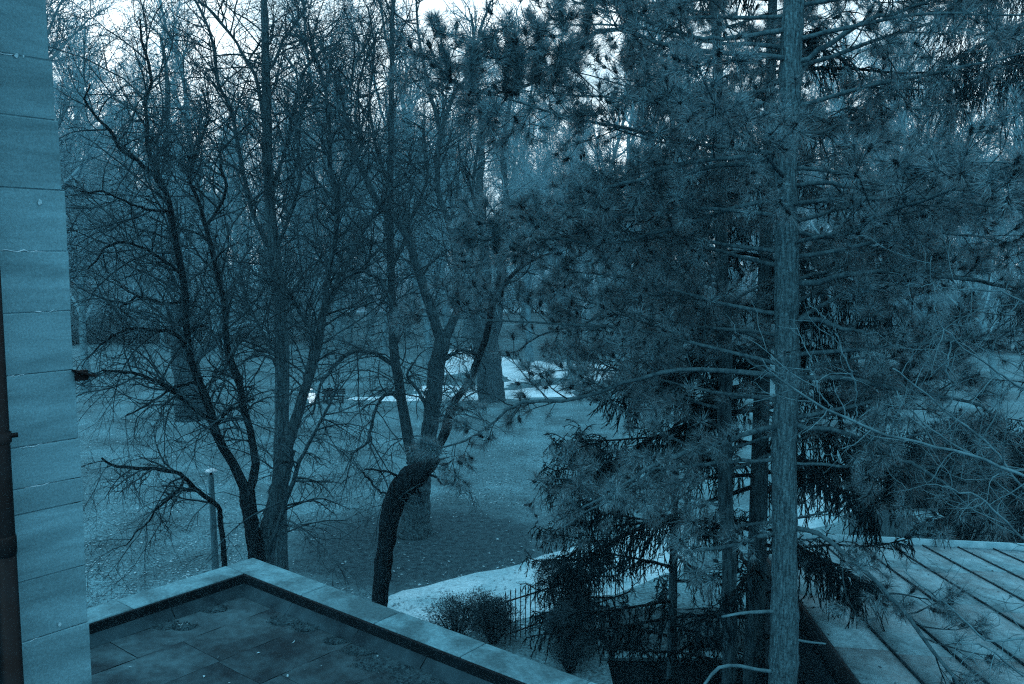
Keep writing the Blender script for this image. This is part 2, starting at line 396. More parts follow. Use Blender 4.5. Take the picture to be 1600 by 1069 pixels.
# ------------------------------------------------------------------ the stone wing at the left
D1 = np.array([.631, .776]); D1 /= np.linalg.norm(D1); NN = np.array([D1[1], -D1[0]])
def frame_rot(d): return math.atan2(d[1], d[0])
WP = at(122, 577, 4.1)
EDGE = [(46, -190), (58, -92), (70, 0), (80, 98), (90, 190), (97, 298), (105, 393), (110, 485), (118, 577), (124, 684), (129, 745), (132, 783), (134, 882), (139, 971), (143, 1069), (146, 1150)]
def stone_wall():
    r = rs(5)
    root = empty('stone_wall', (WP[0], WP[1], 0), frame_rot(D1))
    tag(root, 'pale sandstone wall of large coursed blocks at the left edge', 'wall')
    # local frame: x along the wall away from the camera, y outwards = -NN side; face lies at y = 0 looking to -y
    core = box_me('wall_core', 9.0, .6, 16.0); o = link('wall_core', core, M['stone_core'], root); o.location = (-9.06, .006, 0)
    ts = [at(u, v, 4.1) for u, v in EDGE]
    zs = [p[2] for p in ts]
    zs = [zs[0] + .31 * k for k in range(12, 0, -1)] + zs
    xs = [ts[0]] * 12 + ts
    while zs[-1] > 0.3: zs.append(zs[-1] - .31); xs.append(ts[-1])
    for i in range(len(zs) - 1):
        dx = .5 * (xs[i][0] + xs[i + 1][0]) - WP[0]           # the arris wanders a little from course to course
        l = 1.15 + .25 * (i % 2); h = zs[i] - zs[i + 1]
        bme = box_me('stone_block', l, .40, h - .003, .0035, .0007, r)
        for v_ in bme.vertices: v_.co.x -= l
        b = link('stone_block', bme, M['stone'], root)
        b.location = (dx * D1[0] + dx * .35 + r.normal(0, .005), abs(r.normal(0, .002)), zs[i + 1] + .001)
        # mortar bed in front of the core, recessed
        for j in range(2):
            if r.rand() < .8 and 8 < i + 4 < 40:
                a = -r.rand() * .5 - .02; ll = .08 + .2 * r.rand()
                n = 9; Pm = np.array([[a - ll * k / (n - 1), .004 + r.normal(0, .002), 0 + r.normal(0, .0035)] for k in range(n)])
                tb = Tubes().add(Pm, np.abs(np.sin(np.linspace(.1, 3.0, n))) * (.0015 + .0028 * r.rand(n)), 5)
                mo = link('mortar_joint', tb.mesh('mortar_joint'), M['mortar'], root); mo.location = (dx, 0, zs[i + 1])
    # pale chips on single blocks
    for u, v, s in ((25, 87, .010), (36, 88, .005), (62, 316, .012), (93, 975, .010)):
        rr = ray(u, v); o3 = np.array([0, 0, HCAM]); tt = ((WP[:2] - o3[:2]) @ NN) / (rr[:2] @ NN); p = o3 + rr * tt
        lx = (p[:2] - WP[:2]) @ D1
        n = 23; V = [(0, -.0015, 0)] + [(s * (.85 + .16 * math.sin(2 * a + u)) * (.94 + .12 * r.rand()) * math.cos(a), -.001, s * (.85 + .16 * math.sin(3 * a + v)) * (.94 + .12 * r.rand()) * math.sin(a) * 1.2) for a in np.linspace(0, 2 * math.pi, n, endpoint=False)]
        c = link('stone_chip', mesh_np('stone_chip', V, [np.array([[0, 1 + (k + 1) % n, 1 + k] for k in range(n)])]), M['chip'], root)
        c.location = (lx, -.0035, p[2])
    return root
stone_wall()
def wall_point(u, v, off=0.0):
    rr = ray(u, v); o3 = np.array([0, 0, HCAM]); tt = ((WP[:2] + NN * off - o3[:2]) @ NN) / (rr[:2] @ NN); return o3 + rr * tt
def downpipe():
    p = wall_point(3, 800, .085)
    root = empty('downpipe', (p[0], p[1], 0)); tag(root, 'black iron rain downpipe running down the pale stone wall', 'pipe')
    for z in np.arange(0.2, 14.0, 1.6):
        z1 = z + 1.6
        link('pipe_length', Tubes().add([[0, 0, z], [0, 0, z1]], [.047, .047], 20).mesh('pipe_length'), M['pipe'], root)
        link('pipe_collar', Tubes().add([[0, 0, z - .01], [0, 0, z], [0, 0, z + .07], [0, 0, z + .08]], [.048, .051, .051, .048], 20).mesh('pipe_collar'), M['pipe'], root)
    zb = wall_point(12, 682, .09)[2]
    br = link('pipe_bracket', Tubes().add([[0, 0, -.022], [0, 0, .022]], [.054, .054], 20).mesh('pipe_bracket'), M['pipe'], root); br.location = (0, 0, zb)
    q = D1 * .075
    bo = link('bracket_bolt', Tubes().add([[0, 0, 0], [q[0] + NN[0] * .02, q[1] + NN[1] * .02, .004]], [.011, .011], 8).mesh('bracket_bolt'), M['pipe'], br)
downpipe()
def wall_hook():
    p = wall_point(118, 577, 0.0)
    o = empty('wall_bracket', (p[0], p[1], p[2]), frame_rot(D1)); tag(o, 'small dark metal bracket sticking out of the stone wall edge', 'bracket')
    a = link('bracket_plate', box_me('bracket_plate', .10, .10, .012, .002), M['pipe'], o); a.location = (-.02, -.05, -.01); a.rotation_euler = (0, .35, 0)
    b = link('bracket_web', box_me('bracket_web', .06, .014, .05, .002), M['pipe'], o); b.location = (-.01, -.02, -.055)
wall_hook()

# ------------------------------------------------------------------ flat-roofed annex below the window
ANC = onz(395, 871, 5.5)
def annex():
    """local axes: x = t along the right-hand parapet, y = -s (towards negative = back to the camera along the left parapet)"""
    r = rs(12)
    root = empty('annex', (ANC[0], ANC[1], 0), frame_rot(NN))
    tag(root, 'flat roofed annex with pale concrete coping and dark felt roof', 'building')
    Wd, Ln, W = 13.0, 9.0, .40
    zc = 5.5; th = .11; zf = zc - .235
    wl = prism('wall', [(.06, -.06), (Wd - .06, -.06), (Wd - .06, -.34), (.06, -.34)], 0, zc - th - .003); link('wall', wl, M['facade2'], root)
    wl = prism('wall', [(.06, -.345), (.34, -.345), (.34, -Ln), (.06, -Ln)][::-1], 0, zc - th - .003); link('wall', wl, M['facade2'], root)
    def cope(x, y, lx, ly, k):
        o = link('coping_stone', box_me('coping_stone', lx, ly, th, .009), M['coping'], root); o.location = (x, y, zc - th + r.normal(0, .0015))
    # right-hand parapet: joints read off the photograph
    js = [.0, 1.55, 2.83, 4.10, 5.4, 6.7, 8.0, 9.3, 10.6, 11.9, 13.0]
    for a, b in zip(js[:-1], js[1:]):
        x = a + .006; lx = b - a - .012
        cope(x, -W, lx, W, 0)
    js = [W + .0, 1.86, 3.15, 4.45, 5.75, 7.05, 9.0]
    for a, b in zip(js[:-1], js[1:]): cope(0.0, -b + .006, W, b - a - .012, 1)
    # the joints' dark fill
    o = link('joint_bed', box_me('joint_bed', Wd - .02, W - .03, th - .022), M['copjoint'], root); o.location = (.01, -W + .015, zc - th + .002)
    o = link('joint_bed', box_me('joint_bed', W - .03, Ln - W - .02, th - .022), M['copjoint'], root); o.location = (.015, -Ln, zc - th + .002)
    # inside: dark drip edge, then the skirt of flashing
    o = link('drip_edge', box_me('drip_edge', Wd - W + .02, .05, .115, .004), M['drip'], root); o.location = (W - .02, -W - .03, zc - th - .02)
    o = link('drip_edge', box_me('drip_edge', .05, Ln - W, .115, .004), M['drip'], root); o.location = (W - .02, -Ln, zc - th - .02)
    def skirt(n, L_, along_x):
        x = 0
        while x < L_:
            l = .95 + .25 * r.rand(); l = min(l, L_ - x + .01)
            a, b = x, x + l - .008
            z1, z0 = zc - th - .015, zf + .012
            j = r.normal(0, .006, 4)
            if along_x: V = [(W + a, -W - .032, z1), (W + b, -W - .032, z1), (W + b, -W - .13 + j[0], z0), (W + a, -W - .13 + j[1], z0), (W + a, -W - .15 + j[1], z0 - .008), (W + b, -W - .15 + j[0], z0 - .008)]
            else: V = [(W + .032, -W - b, z1), (W + .032, -W - a, z1), (W + .13 + j[2], -W - a, z0), (W + .13 + j[3], -W - b, z0), (W + .15 + j[3], -W - b, z0 - .008), (W + .15 + j[2], -W - a, z0 - .008)]
            link('flashing', mesh_np('flashing', V, [np.array([[0, 1, 2, 3], [3, 2, 5, 4]])]), M['flash'], root)
            x += l
    skirt(0, Wd - W, True); skirt(0, Ln - W, False)
    # felt sheets: strips laid along the left parapet's direction, lapped
    base = link('roof_deck', prism('roof_deck', [(W - .03, -W + .03), (W - .03, -Ln), (Wd, -Ln), (Wd, -W + .03)], zf - .25, zf - .012), M['copjoint'], root)
    x = W + .02; col = 0
    while x < Wd:
        w = .74; y = -W - .03; first = .9 + .9 * r.rand()
        while y > -Ln:
            l = first if first else 2.2 + .6 * r.rand(); first = 0
            g = 7; h = 12; V = []
            for a in range(h):
                for b in range(g):
                    V.append((x + (w - .012) * b / (g - 1), max(y - (l - .010) * a / (h - 1), -Ln), zf + .003 * math.sin(a * 1.3 + col) + r.normal(0, .0012) + .004 * (b == 0)))
            nb = g * h
            Fq = [[a * g + b, (a + 1) * g + b, (a + 1) * g + b + 1, a * g + b + 1] for a in range(h - 1) for b in range(g - 1)]
            link('felt_sheet', mesh_np('felt_sheet', V, [np.array(Fq)]), M['felt'], root)
            y -= l
        x += w; col += 1
    return root, zf
annex_root, ZF = annex()
def ann_pt(u, v, z): return onz(u, v, z)
def leaf_sheet(name, pts, sizes, r, mat_, label, cat, tilt=.35):
    n = len(pts); a = r.rand(n) * 6.283; s = sizes
    ax = np.stack([np.cos(a), np.sin(a), r.normal(0, tilt, n)], 1) * s[:, None]
    bx = np.stack([-np.sin(a), np.cos(a), r.normal(0, tilt, n)], 1) * (s * .55)[:, None]
    mid = np.stack([np.zeros(n), np.zeros(n), r.rand(n)], 1) * (s * .45)[:, None]
    V = np.stack([pts - ax, pts + bx + mid, pts + ax, pts - bx + mid], 1); V[..., 2] = np.maximum(V[..., 2], pts[:, None, 2] - .002)
    q = np.arange(n)[:, None] * 4
    me = mesh_np(name, V.reshape(-1, 3), [np.concatenate([q + [0, 1, 3], q + [1, 2, 3]])])
    return tag(link(name, me, mat_), label, cat, None, 'stuff')
def roof_litter():
    r = rs(21); P = []
    for u, v, su, sv, n in ((655, 1022, 38, 12, 170), (690, 1035, 30, 10, 90), (620, 1010, 30, 12, 40), (225, 963, 16, 6, 30), (295, 935, 16, 5, 26), (285, 978, 12, 5, 26), (520, 960, 30, 10, 22), (560, 985, 18, 6, 18)):
        for _ in range(n):
            p = onz(u + r.normal(0, su * .6), v + r.normal(0, sv * .6), ZF + .008); P.append(p)
    for _ in range(22):
        P.append(onz(160 + 600 * r.rand(), 940 + 130 * r.rand(), ZF + .008))
    P = np.array(P); k = (P[:, :2] - ANC[:2]); t = k @ NN; s = -(k @ D1)
    P = P[(t > .58) & (s > .58)]
    leaf_sheet('fallen_leaves', P, .010 + .014 * r.rand(len(P)), r, M['leaf_pale'], 'pale dry leaves scattered on the dark annex roof', 'leaves')
    # moss cushions along the skirt
    root = None
    for i, (u, v, s) in enumerate(((238, 966, .16), (300, 936, .15), (288, 980, .13), (500, 950, .2), (525, 962, .14), (640, 1018, .3), (690, 1040, .3), (565, 985, .12), (600, 1000, .16))):
        p = onz(u, v, ZF); kk = p[:2] - ANC[:2]; tt = kk @ NN; ss = -(kk @ D1)
        if tt < .6: p[:2] += NN * (.62 - tt)
        if ss < .6: p[:2] -= D1 * (.62 - ss)
        m = 260; a = r.rand(m) * 6.283; d = np.sqrt(r.rand(m)) * s
        base = np.stack([p[0] + d * np.cos(a) * (1 + .5 * r.rand(m)), p[1] + d * np.sin(a) * .8, np.full(m, ZF + .004)], 1)
        dirv = unit(np.stack([r.normal(0, .6, m), r.normal(0, .6, m), 1 + 0 * a], 1))
        w = unit(np.cross(dirv, r.normal(0, 1, (m, 3)))) * .006; l = (.012 + .022 * r.rand(m))[:, None]
        V = np.stack([base - w, base + w, base + dirv * l], 1).reshape(-1, 3)
        o = empty('moss_clump', p)
        nb = 18; rim = [(s * 1.1 * math.cos(a_) * (.8 + .3 * r.rand()), s * .8 * math.sin(a_) * (.8 + .3 * r.rand()), .003) for a_ in np.linspace(0, 6.283, nb, endpoint=False)]
        link('mound', mesh_np('mound', [(0, 0, .022)] + rim, [np.array([[0, 1 + k_, 1 + (k_ + 1) % nb] for k_ in range(nb)])], True), M['moss'], o)
        fz = link('shoots', mesh_np('shoots', V - p, [np.arange(3 * m).reshape(-1, 3)]), M['moss'], o); fz['kind'] = 'stuff'
        lab = ['dark moss cushion on annex roof nearest the stone wall', 'moss cushion tucked under the left coping near the corner', 'round moss cushion out on the felt below the left coping', 'broad moss cushion under the right coping near the corner', 'small moss cushion beside the broad one under the right coping', 'large moss patch among pale leaves by the right coping', 'large moss patch at the near end of the pale leaves', 'small moss cushion midway along the right coping', 'moss cushion just above the pale leaf heap'][i]
        tag(o, lab, 'moss', 'moss cushions on the annex roof')
roof_litter()

# ------------------------------------------------------------------ outbuilding with battened roof, lower right
def outbuilding():
    r = rs(31)
    dx, sl = .1594, -.1612
    far_l = onz(1176, 840, 2.5)
    ang = math.atan2(1.0, dx)                                  # roof runs away from the camera along this
    root = empty('outbuilding', (far_l[0], far_l[1], 0), ang - math.pi / 2)
    tag(root, 'low outbuilding with pale battened sheet roof behind the pine trunk', 'building')
    k = math.hypot(1, dx); s = -sl / k                        # rise per metre towards the camera (local -y)
    Wd, Ln = 12.0, 12.2
    zt = lambda y: 2.5 - s * y
    def slab(name, x0, x1, y0, y1, lift, th, m, bev=0):
        V = [(x0, y0, zt(y0) + lift - th), (x1, y0, zt(y0) + lift - th), (x1, y1, zt(y1) + lift - th), (x0, y1, zt(y1) + lift - th),
             (x0, y0, zt(y0) + lift), (x1, y0, zt(y0) + lift), (x1, y1, zt(y1) + lift), (x0, y1, zt(y1) + lift)]
        return link(name, mesh_np(name, V, [np.array([[3, 2, 1, 0], [4, 5, 6, 7], [0, 1, 5, 4], [1, 2, 6, 5], [2, 3, 7, 6], [3, 0, 4, 7]])]), m, root)
    sp = .80; n = int(Wd / sp)
    for i in range(n):
        y = 0.0
        while y > -Ln:
            l = 3.0 + .4 * r.rand()
            slab('roof_sheet', i * sp + .02, (i + 1) * sp - .02, max(y - l, -Ln) + .006, y, r.normal(0, .003), .03, M['seam_roof'])
            y -= l
        slab('batten', i * sp - .008, i * sp + .008, -Ln, .02, .03, .05, M['batten'])
    slab('verge_board', -.09, -.024, -Ln, .05, .05, .34, M['drip'])
    slab('roof_kerb', -.1, Wd, .03, .16, .16, .34, M['kerb'])
    pts = [(.15, -.1), (Wd, -.1), (Wd, -Ln), (.15, -Ln)][::-1]
    link('wall', prism('wall', pts, -2.6, [zt(-Ln) - .06, zt(-Ln) - .06, zt(-.1) - .06, zt(-.1) - .06]), M['wall_dark'], root)
    # brick pier standing at the far eave
    p = onz(1458, 835, 2.5)
    pier = empty('brick_pier', (p[0], p[1] + .3, 0)); tag(pier, 'square brick pier with pale cap at far end of battened roof', 'pier')
    z = 0.0; row = 0
    while z < 2.75:
        for (cx, cy, lx, ly) in (((-.3, -.3, .29, .14), (.0, -.3, .30, .14), (-.3, .16, .29, .14), (0, .16, .3, .14)) if row % 2 else ((-.3, -.3, .14, .3), (.16, -.3, .14, .3), (-.3, 0, .14, .3), (.16, 0, .14, .3))) if z > 1.8 else ():
            b = link('brick', box_me('brick', lx - .012, ly - .006, .075, .006), M['stone_core'], pier); b.location = (cx, cy, z)
        z += .087; row += 1
    co = link('pier_core', box_me('pier_core', .56, .56, 2.75), M['wall_dark'], pier); co.location = (-.28, -.28, 0)
    cp = link('cap', box_me('cap', .72, .72, .1, .02), M['coping'], pier); cp.location = (-.36, -.36, 2.80)
    # board fence behind
    a, b = onz(1345, 850, 0), onz(1600, 840, 0)
    a = at(1330, 815, 25.5); b = at(1470, 806, 25.9); a[2] = b[2] = 0
    fr = empty('board_fence', (a[0], a[1], 0)); tag(fr, 'dark vertical board fence beyond the battened roof', 'fence')
    d = (b - a); Lf = np.linalg.norm(d); d /= Lf
    me = box_me('board', .13, .025, 1.9, .004)
    for i in range(int(Lf / .14)):
        o = link('board', me, M['board'], fr); o.location = (d[0] * i * .14, d[1] * i * .14, r.normal(0, .012)); o.rotation_euler = (0, 0, frame_rot(d))
    for z in (.4, 1.5):
        o = link('rail', box_me('rail', Lf, .05, .09, .004), M['board'], fr); o.location = (0, .04, z); o.rotation_euler = (0, 0, frame_rot(d))
outbuilding()
def roof_debris():
    r = rs(41); n = 900; P = []
    far_l = onz(1176, 840, 2.5); k = math.hypot(1, .1594); d = np.array([.1594, 1]) / k; e = np.array([d[1], -d[0]])
    for i in range(n):
        x = 12 * r.rand(); y = -12.0 * r.rand()
        if r.rand() < .45: x = round(x / .8) * .8 + .03 + abs(r.normal(0, .03))        # caught against the battens
        q = far_l[:2] + e * x + d * y; P.append((q[0], q[1], 2.5 - y * .1612 / k + .012))
    leaf_sheet('fallen_leaves', np.array(P), .012 + .022 * r.rand(n), r, M['litter'], 'dark leaves and needles littering the battened roof', 'leaves')
roof_debris()

# ------------------------------------------------------------------ far houses among the trees
def house(name, label, u0, u1, v_top, v_eave, Y, fac, depth=10, gable=True, cols=4, rows=3, chim=None):
    a = at(u0, 480, Y); b = at(u1, 480, Y); ze = at(u0, v_eave, Y)[2]; zr = at(u0, v_top, Y)[2]; w = b[0] - a[0]
    root = empty(name, (a[0], Y, 0)); tag(root, label, 'house')
    link('wall', prism('wall', [(0, 0), (w, 0), (w, depth), (0, depth)], 0, ze), fac, root)
    o_ = .5
    if gable:
        V = [(-o_, -o_, ze - .1), (w + o_, -o_, ze - .1), (w + o_, depth + o_, ze - .1), (-o_, depth + o_, ze - .1), (w * .18, depth / 2, zr), (w * .82, depth / 2, zr)]
        rf = link('roof', mesh_np('roof', V, [np.array([[0, 1, 5, 4], [2, 3, 4, 5]]), np.array([[1, 2, 5], [3, 0, 4]])]), M['tiles'], root)
    else:
        rf = link('roof', prism('roof', [(-o_, -o_), (w + o_, -o_), (w + o_, depth + o_), (-o_, depth + o_)], ze + .003, zr), M['tiles'], root)
    for c in chim or ():
        ch = link('chimney', box_me('chimney', 1.4, 1.0, 3.4, .03), M['tiles'], rf); ch.location = (w * c, depth * .35, zr - 2.0)
    for j in range(rows):
        for i in range(cols):
            cw = w / cols; x = cw * i + cw * .28; z = ze - 1.0 - (ze - 1.2) / rows * (j + .0) - 1.7
            f_ = link('window', box_me('window', cw * .44, .12, 1.9, .01), M['frame'], root); f_.location = (x, -.06, z)
            for q in range(2):
                g = link('pane', box_me('pane', cw * .17, .03, 1.65), M['pane'], f_); g.location = (cw * .035 + q * cw * .2, -.035, .12)
house('house', 'gabled grey house behind bare trees just right of the stone wall', 100, 205, 292, 332, 140, M['facade2'], chim=(.25,), cols=4, rows=3)
house('house', 'pale house behind bare trees at left, beside the gabled grey one', 212, 330, 300, 322, 158, M['facade'], gable=False, cols=5, rows=3)
house('house', 'pale flat topped house in the middle distance between bare trunks', 560, 692, 242, 268, 150, M['facade'], gable=False, cols=5, rows=4)
house('house', 'low pale house behind the trees right of centre', 842, 960, 300, 335, 165, M['facade'], cols=4, rows=3, chim=(.7,))
house('house', 'wide pale house far back behind the pine', 1180, 1420, 290, 320, 170, M['facade'], cols=7, rows=3, chim=(.3, .8))

# ------------------------------------------------------------------ bare trees
def bare_crown(r, tb, P, R, dens, up, droop_z=None, lens=(1.0, 2.2), tw=1.0, lv=3, t0=.15, fine=1.0, off=np.zeros(3)):
    """branches of three orders on the limb P (1, n, 3); off = foot of the tree"""
    Ln = np.linalg.norm(np.diff(P, axis=1), axis=2).sum(1)
    k = max(3, int(1.8 * dens * Ln.mean())); lens = (lens[0] * 1.2, lens[1] * 1.35)
    s, d, l, ro = spawn(r, P, R, None, k, t0, 1.0, 30, 80, lens[0], lens[1], .6, .009 * tw, up, .35)
    ok = seen(s + off); s, d, l, ro = s[ok], d[ok], l[ok], ro[ok]
    if not len(s): return
    tr = np.full(len(s), up * .25)
    if droop_z is not None: tr = np.where(s[:, 2] < droop_z, -.12, tr)
    P2, R2 = grow(r, s, d, l, np.minimum(ro, .026 * tw), 7, .13, tr, .35, .16); tb.add(P2, R2, 4)
    s, d, l3, ro = spawn(r, P2, R2, l, int(7.5 * fine), .10, 1.0, 25, 75, .3, .75, .65, .0062 * tw, up * .5, .3)
    tr = np.full(len(s), up * .2)
    if droop_z is not None: tr = np.where(s[:, 2] < droop_z, -.16, tr)
    P3, R3 = grow(r, s, d, l3, ro, 4, .18, tr, .5, .24); tb.add(P3, R3, 3)
    if lv > 2:
        s, d, l4, ro = spawn(r, P3, R3, l3, int(3.4 * fine), .12, 1.0, 25, 70, .35, .85, .75, .0050 * tw, up * .3, .3)
        tr = np.zeros(len(s))
        if droop_z is not None: tr = np.where(s[:, 2] < droop_z, -.2, tr)
        P4, R4 = grow(r, s, d, l4, ro, 2, .2, tr, .6, .35); tb.add(P4, R4, 3)

def traced_tree(name, label, trunk, limbs, seed, bark, limb_mat, dens=2.6, up=.12, droop_z=None, lens=(.8, 2.0), base_z=0.0, group=None, cat='tree', fine=1.0, twm=None, tw=1.0):
    """trunk and limbs: (nodes, Y0, Y1)"""
    r = rs(seed)
    P, R = traced(*trunk, n=44)
    root = empty(name, (P[0, 0], P[0, 1], base_z)); off = np.array([P[0, 0], P[0, 1], base_z])
    tag(root, label, cat, group)
    if P[0, 2] > base_z + .05:      # carry the trunk on down to the ground
        foot = np.array([P[0, 0], P[0, 1], base_z]); n = 6
        ex = np.array([foot + (P[0] - foot) * k / n for k in range(n)]); P = np.concatenate([ex, P]); R = np.concatenate([R[0] * np.linspace(1.45, 1.02, n) ** 1.0, R])
    P = P.copy(); P += np.cumsum(r.normal(0, .002, P.shape), 0) * (np.arange(len(P)) > 6)[:, None]
    link('trunk', Tubes().add(P - off, R, 16).mesh('trunk', True, .075, seed), bark, root)
    allP, allR = [], []
    Q, RR = smooth_path(np.c_[P, R], 20)[:, :3], smooth_path(np.c_[P, R], 20)[:, 3]
    for nodes, Y0, Y1 in limbs:
        p, q = traced(nodes, Y0, Y1, 26); q = q * .84
        w_ = np.cumsum(r.normal(0, .016 * (Y0 / 20) ** .5, p.shape), 0); p = p + w_ - np.linspace(0, 1, 26)[:, None] * w_[-1] * .7
        link('limb', Tubes().add(p - off, q, 9).mesh('limb', True, .07, seed), limb_mat, root)
        allP.append(p); allR.append(q)
    tb = Tubes()
    for p, q in zip(allP, allR): bare_crown(r, tb, (p - off)[None], q[None], dens, up, None if droop_z is None else droop_z - base_z, lens, tw, 3, .12, fine, off)
    top = Q[:, 2] > (base_z + 3.5)
    if top.sum() > 6:
        bare_crown(r, tb, (Q[top] - off)[None], RR[top][None], dens * .8, up, None if droop_z is None else droop_z - base_z, lens, tw, 3, .2, fine, off)
    o = link('crown', tb.mesh('crown', cap=False), twm or M['twig'], root)
    return root

# left foreground tree: two stems
traced_tree('bare_tree', 'dark forked bare tree rising behind the annex roof corner', ([(403, 905, 28), (398, 850, 24), (391, 800, 24), (387, 770, 24)], 20, 20),
  [([(387, 775, 20), (366, 727, 18), (340, 682, 17), (326, 640, 16), (312, 607, 15), (298, 575, 14), (289, 530, 13), (286, 450, 12), (279, 400, 12), (271, 340, 11), (262, 305, 10), (248, 280, 9), (233, 245, 8), (231, 200, 7), (227, 165, 6), (240, 120, 6), (226, 72, 5), (221, 30, 3)], 20, 18.6),
   ([(262, 306, 9), (240, 274, 8), (215, 250, 7), (187, 233, 7), (172, 207, 6), (150, 180, 5), (131, 155, 4), (140, 130, 3)], 18.9, 17.8),
   ([(387, 776, 18), (399, 730, 16), (396, 690, 14), (384, 640, 13), (374, 590, 12), (360, 545, 11), (354, 480, 10), (345, 430, 9), (327, 355, 8), (318, 318, 7), (300, 290, 6), (310, 240, 5), (330, 190, 4), (318, 140, 3)], 20, 21.6),
   ([(325, 352, 6), (350, 300, 6), (345, 250, 5), (355, 225, 4), (392, 190, 3)], 21.2, 21.5),
   ([(330, 660, 9), (300, 635, 8), (270, 615, 7), (240, 595, 6), (205, 582, 6), (160, 578, 5)], 20, 18.5),
   ([(334, 672, 6), (345, 650, 6), (376, 635, 5), (395, 625, 4)], 20, 20.8),
   ([(310, 600, 6), (270, 605, 5), (235, 625, 4), (195, 650, 3)], 19.9, 18.4),
   ([(288, 545, 8), (270, 520, 7), (240, 515, 6), (200, 515, 5), (160, 535, 4), (135, 560, 3)], 19.5, 17.6),
   ([(286, 470, 6), (255, 475, 6), (225, 468, 5), (205, 480, 5), (188, 490, 4), (215, 505, 3)], 19.4, 18.6),
   ([(283, 430, 6), (260, 410, 6), (225, 388, 5), (190, 375, 5), (165, 395, 4), (140, 420, 3)], 19.3, 18),
   ([(270, 330, 5), (240, 330, 5), (200, 320, 4), (160, 300, 4), (125, 300, 3)], 19, 17.5)],
  11, M['bark_dark'], M['bark_dark'], dens=3.0, up=.14, droop_z=6.5, lens=(.7, 2.3))
traced_tree('bare_tree', 'slanting bare tree leaning right from the annex roof corner', ([(412, 905, 30), (418, 845, 30), (430, 795, 29), (440, 740, 28), (450, 700, 26)], 20.3, 20.6),
  [([(448, 705, 22), (462, 660, 20), (475, 610, 19), (486, 570, 18), (498, 530, 17), (507, 482, 15), (528, 440, 13), (549, 395, 11), (574, 350, 9), (592, 318, 8), (620, 280, 6), (650, 250, 5), (665, 215, 3)], 20.6, 22.5),
   ([(509, 478, 10), (513, 430, 10), (525, 350, 9), (528, 298, 9), (518, 262, 8), (515, 218, 7), (514, 175, 6), (506, 120, 5), (490, 65, 4), (481, 30, 3)], 21, 20),
   ([(527, 300, 8), (545, 265, 7), (564, 222, 6), (552, 180, 5), (560, 120, 4), (592, 45, 3)], 20.6, 21.5),
   ([(516, 185, 5), (540, 145, 5), (558, 95, 4), (580, 60, 3)], 20.2, 20.6),
   ([(413, 870, 9), (432, 835, 9), (450, 780, 9), (462, 740, 8), (485, 690, 6), (510, 640, 5), (528, 600, 4)], 20.2, 19.4),
   ([(497, 530, 6), (470, 490, 6), (445, 450, 5), (415, 430, 4), (385, 440, 3)], 20.9, 19.8),
   ([(528, 440, 6), (560, 430, 6), (590, 440, 5), (610, 470, 4), (618, 510, 3)], 21, 20.4)],
  12, M['bark_mid'], M['bark_mid'], dens=2.8, up=.14, droop_z=6.0, lens=(.7, 2.3))
traced_tree('bare_tree', 'tall straight bare tree behind the forked one, topping the picture', ([(438, 905, 25), (437, 800, 23), (438, 700, 22), (440, 600, 22), (440, 540, 21), (434, 450, 20), (424, 350, 18), (418, 250, 16), (416, 150, 14), (414, 60, 11), (412, -60, 7), (415, -160, 3)], 25.3, 25.3),
  [([(424, 390, 9), (395, 330, 8), (365, 180, 7), (345, 140, 6), (330, 60, 5), (305, 0, 4)], 25.3, 24),
   ([(420, 260, 8), (404, 130, 7), (380, 80, 6), (360, 50, 5), (310, 0, 4)], 25.3, 25.6),
   ([(421, 300, 7), (445, 230, 6), (470, 120, 6), (500, 80, 5), (540, 60, 3)], 25.3, 26),
   ([(438, 500, 7), (460, 450, 6), (490, 430, 5), (530, 430, 4)], 25.3, 26.5),
   ([(440, 575, 7), (420, 555, 6), (390, 560, 5), (365, 575, 4)], 25.3, 24.6),
   ([(440, 560, 7), (410, 520, 6), (390, 470, 5), (380, 420, 4), (395, 380, 3)], 25.3, 26),
   ([(428, 400, 7), (455, 340, 7), (470, 270, 6), (462, 200, 5), (480, 140, 4)], 25.3, 24.5),
   ([(414, 120, 6), (440, 60, 5), (470, 20, 4), (490, -30, 3)], 25.3, 25.8)],
  13, M['bark_grey'], M['bark_mid'], dens=2.6, up=.12, droop_z=6.0, lens=(.9, 2.9))
traced_tree('bare_tree', 'slim low tree beside the lamp post with one limb reaching left', ([(352, 905, 9), (351, 870, 8.5), (349, 835, 8), (345, 806, 8)], 20.6, 20.6),
  [([(346, 810, 9), (339, 790, 9), (322, 776, 9), (303, 762, 9), (288, 745, 8), (272, 735, 8), (240, 731, 7), (200, 732, 6), (178, 724, 5), (160, 710, 4)], 20.6, 19),
   ([(290, 748, 5), (270, 775, 5), (245, 800, 4), (215, 830, 3), (192, 850, 2)], 19.9, 19.2)],
  14, M['bark_dark'], M['bark_dark'], dens=2.2, up=.02, droop_z=7.5, lens=(.6, 1.6))
traced_tree('bare_tree', 'black bent pollard trunk in front of the pale path', ([(589, 985, 32), (594, 930, 26), (599, 880, 28), (606, 825, 30), (615, 788, 33), (626, 762, 40), (640, 748, 42), (656, 737, 34), (667, 727, 24), (680, 712, 20)], 17.5, 17.5),
  [([(676, 714, 19), (690, 690, 18), (699, 668, 20), (706, 648, 18), (716, 626, 14), (732, 602, 13), (743, 580, 13), (757, 540, 12), (765, 505, 11), (770, 470, 10), (788, 445, 9), (812, 418, 8), (836, 403, 6), (860, 395, 4)], 17.5, 18.6),
   ([(628, 750, 5), (605, 738, 4), (570, 735, 3)], 17.5, 17), ([(618, 775, 4), (590, 760, 4), (565, 735, 3)], 17.5, 17.8),
   ([(672, 735, 5), (690, 748, 4), (720, 745, 3)], 17.5, 17.2)],
  15, M['bark_dark'], M['bark_dark'], dens=1.6, up=.06, droop_z=6.0, lens=(.4, 1.1))
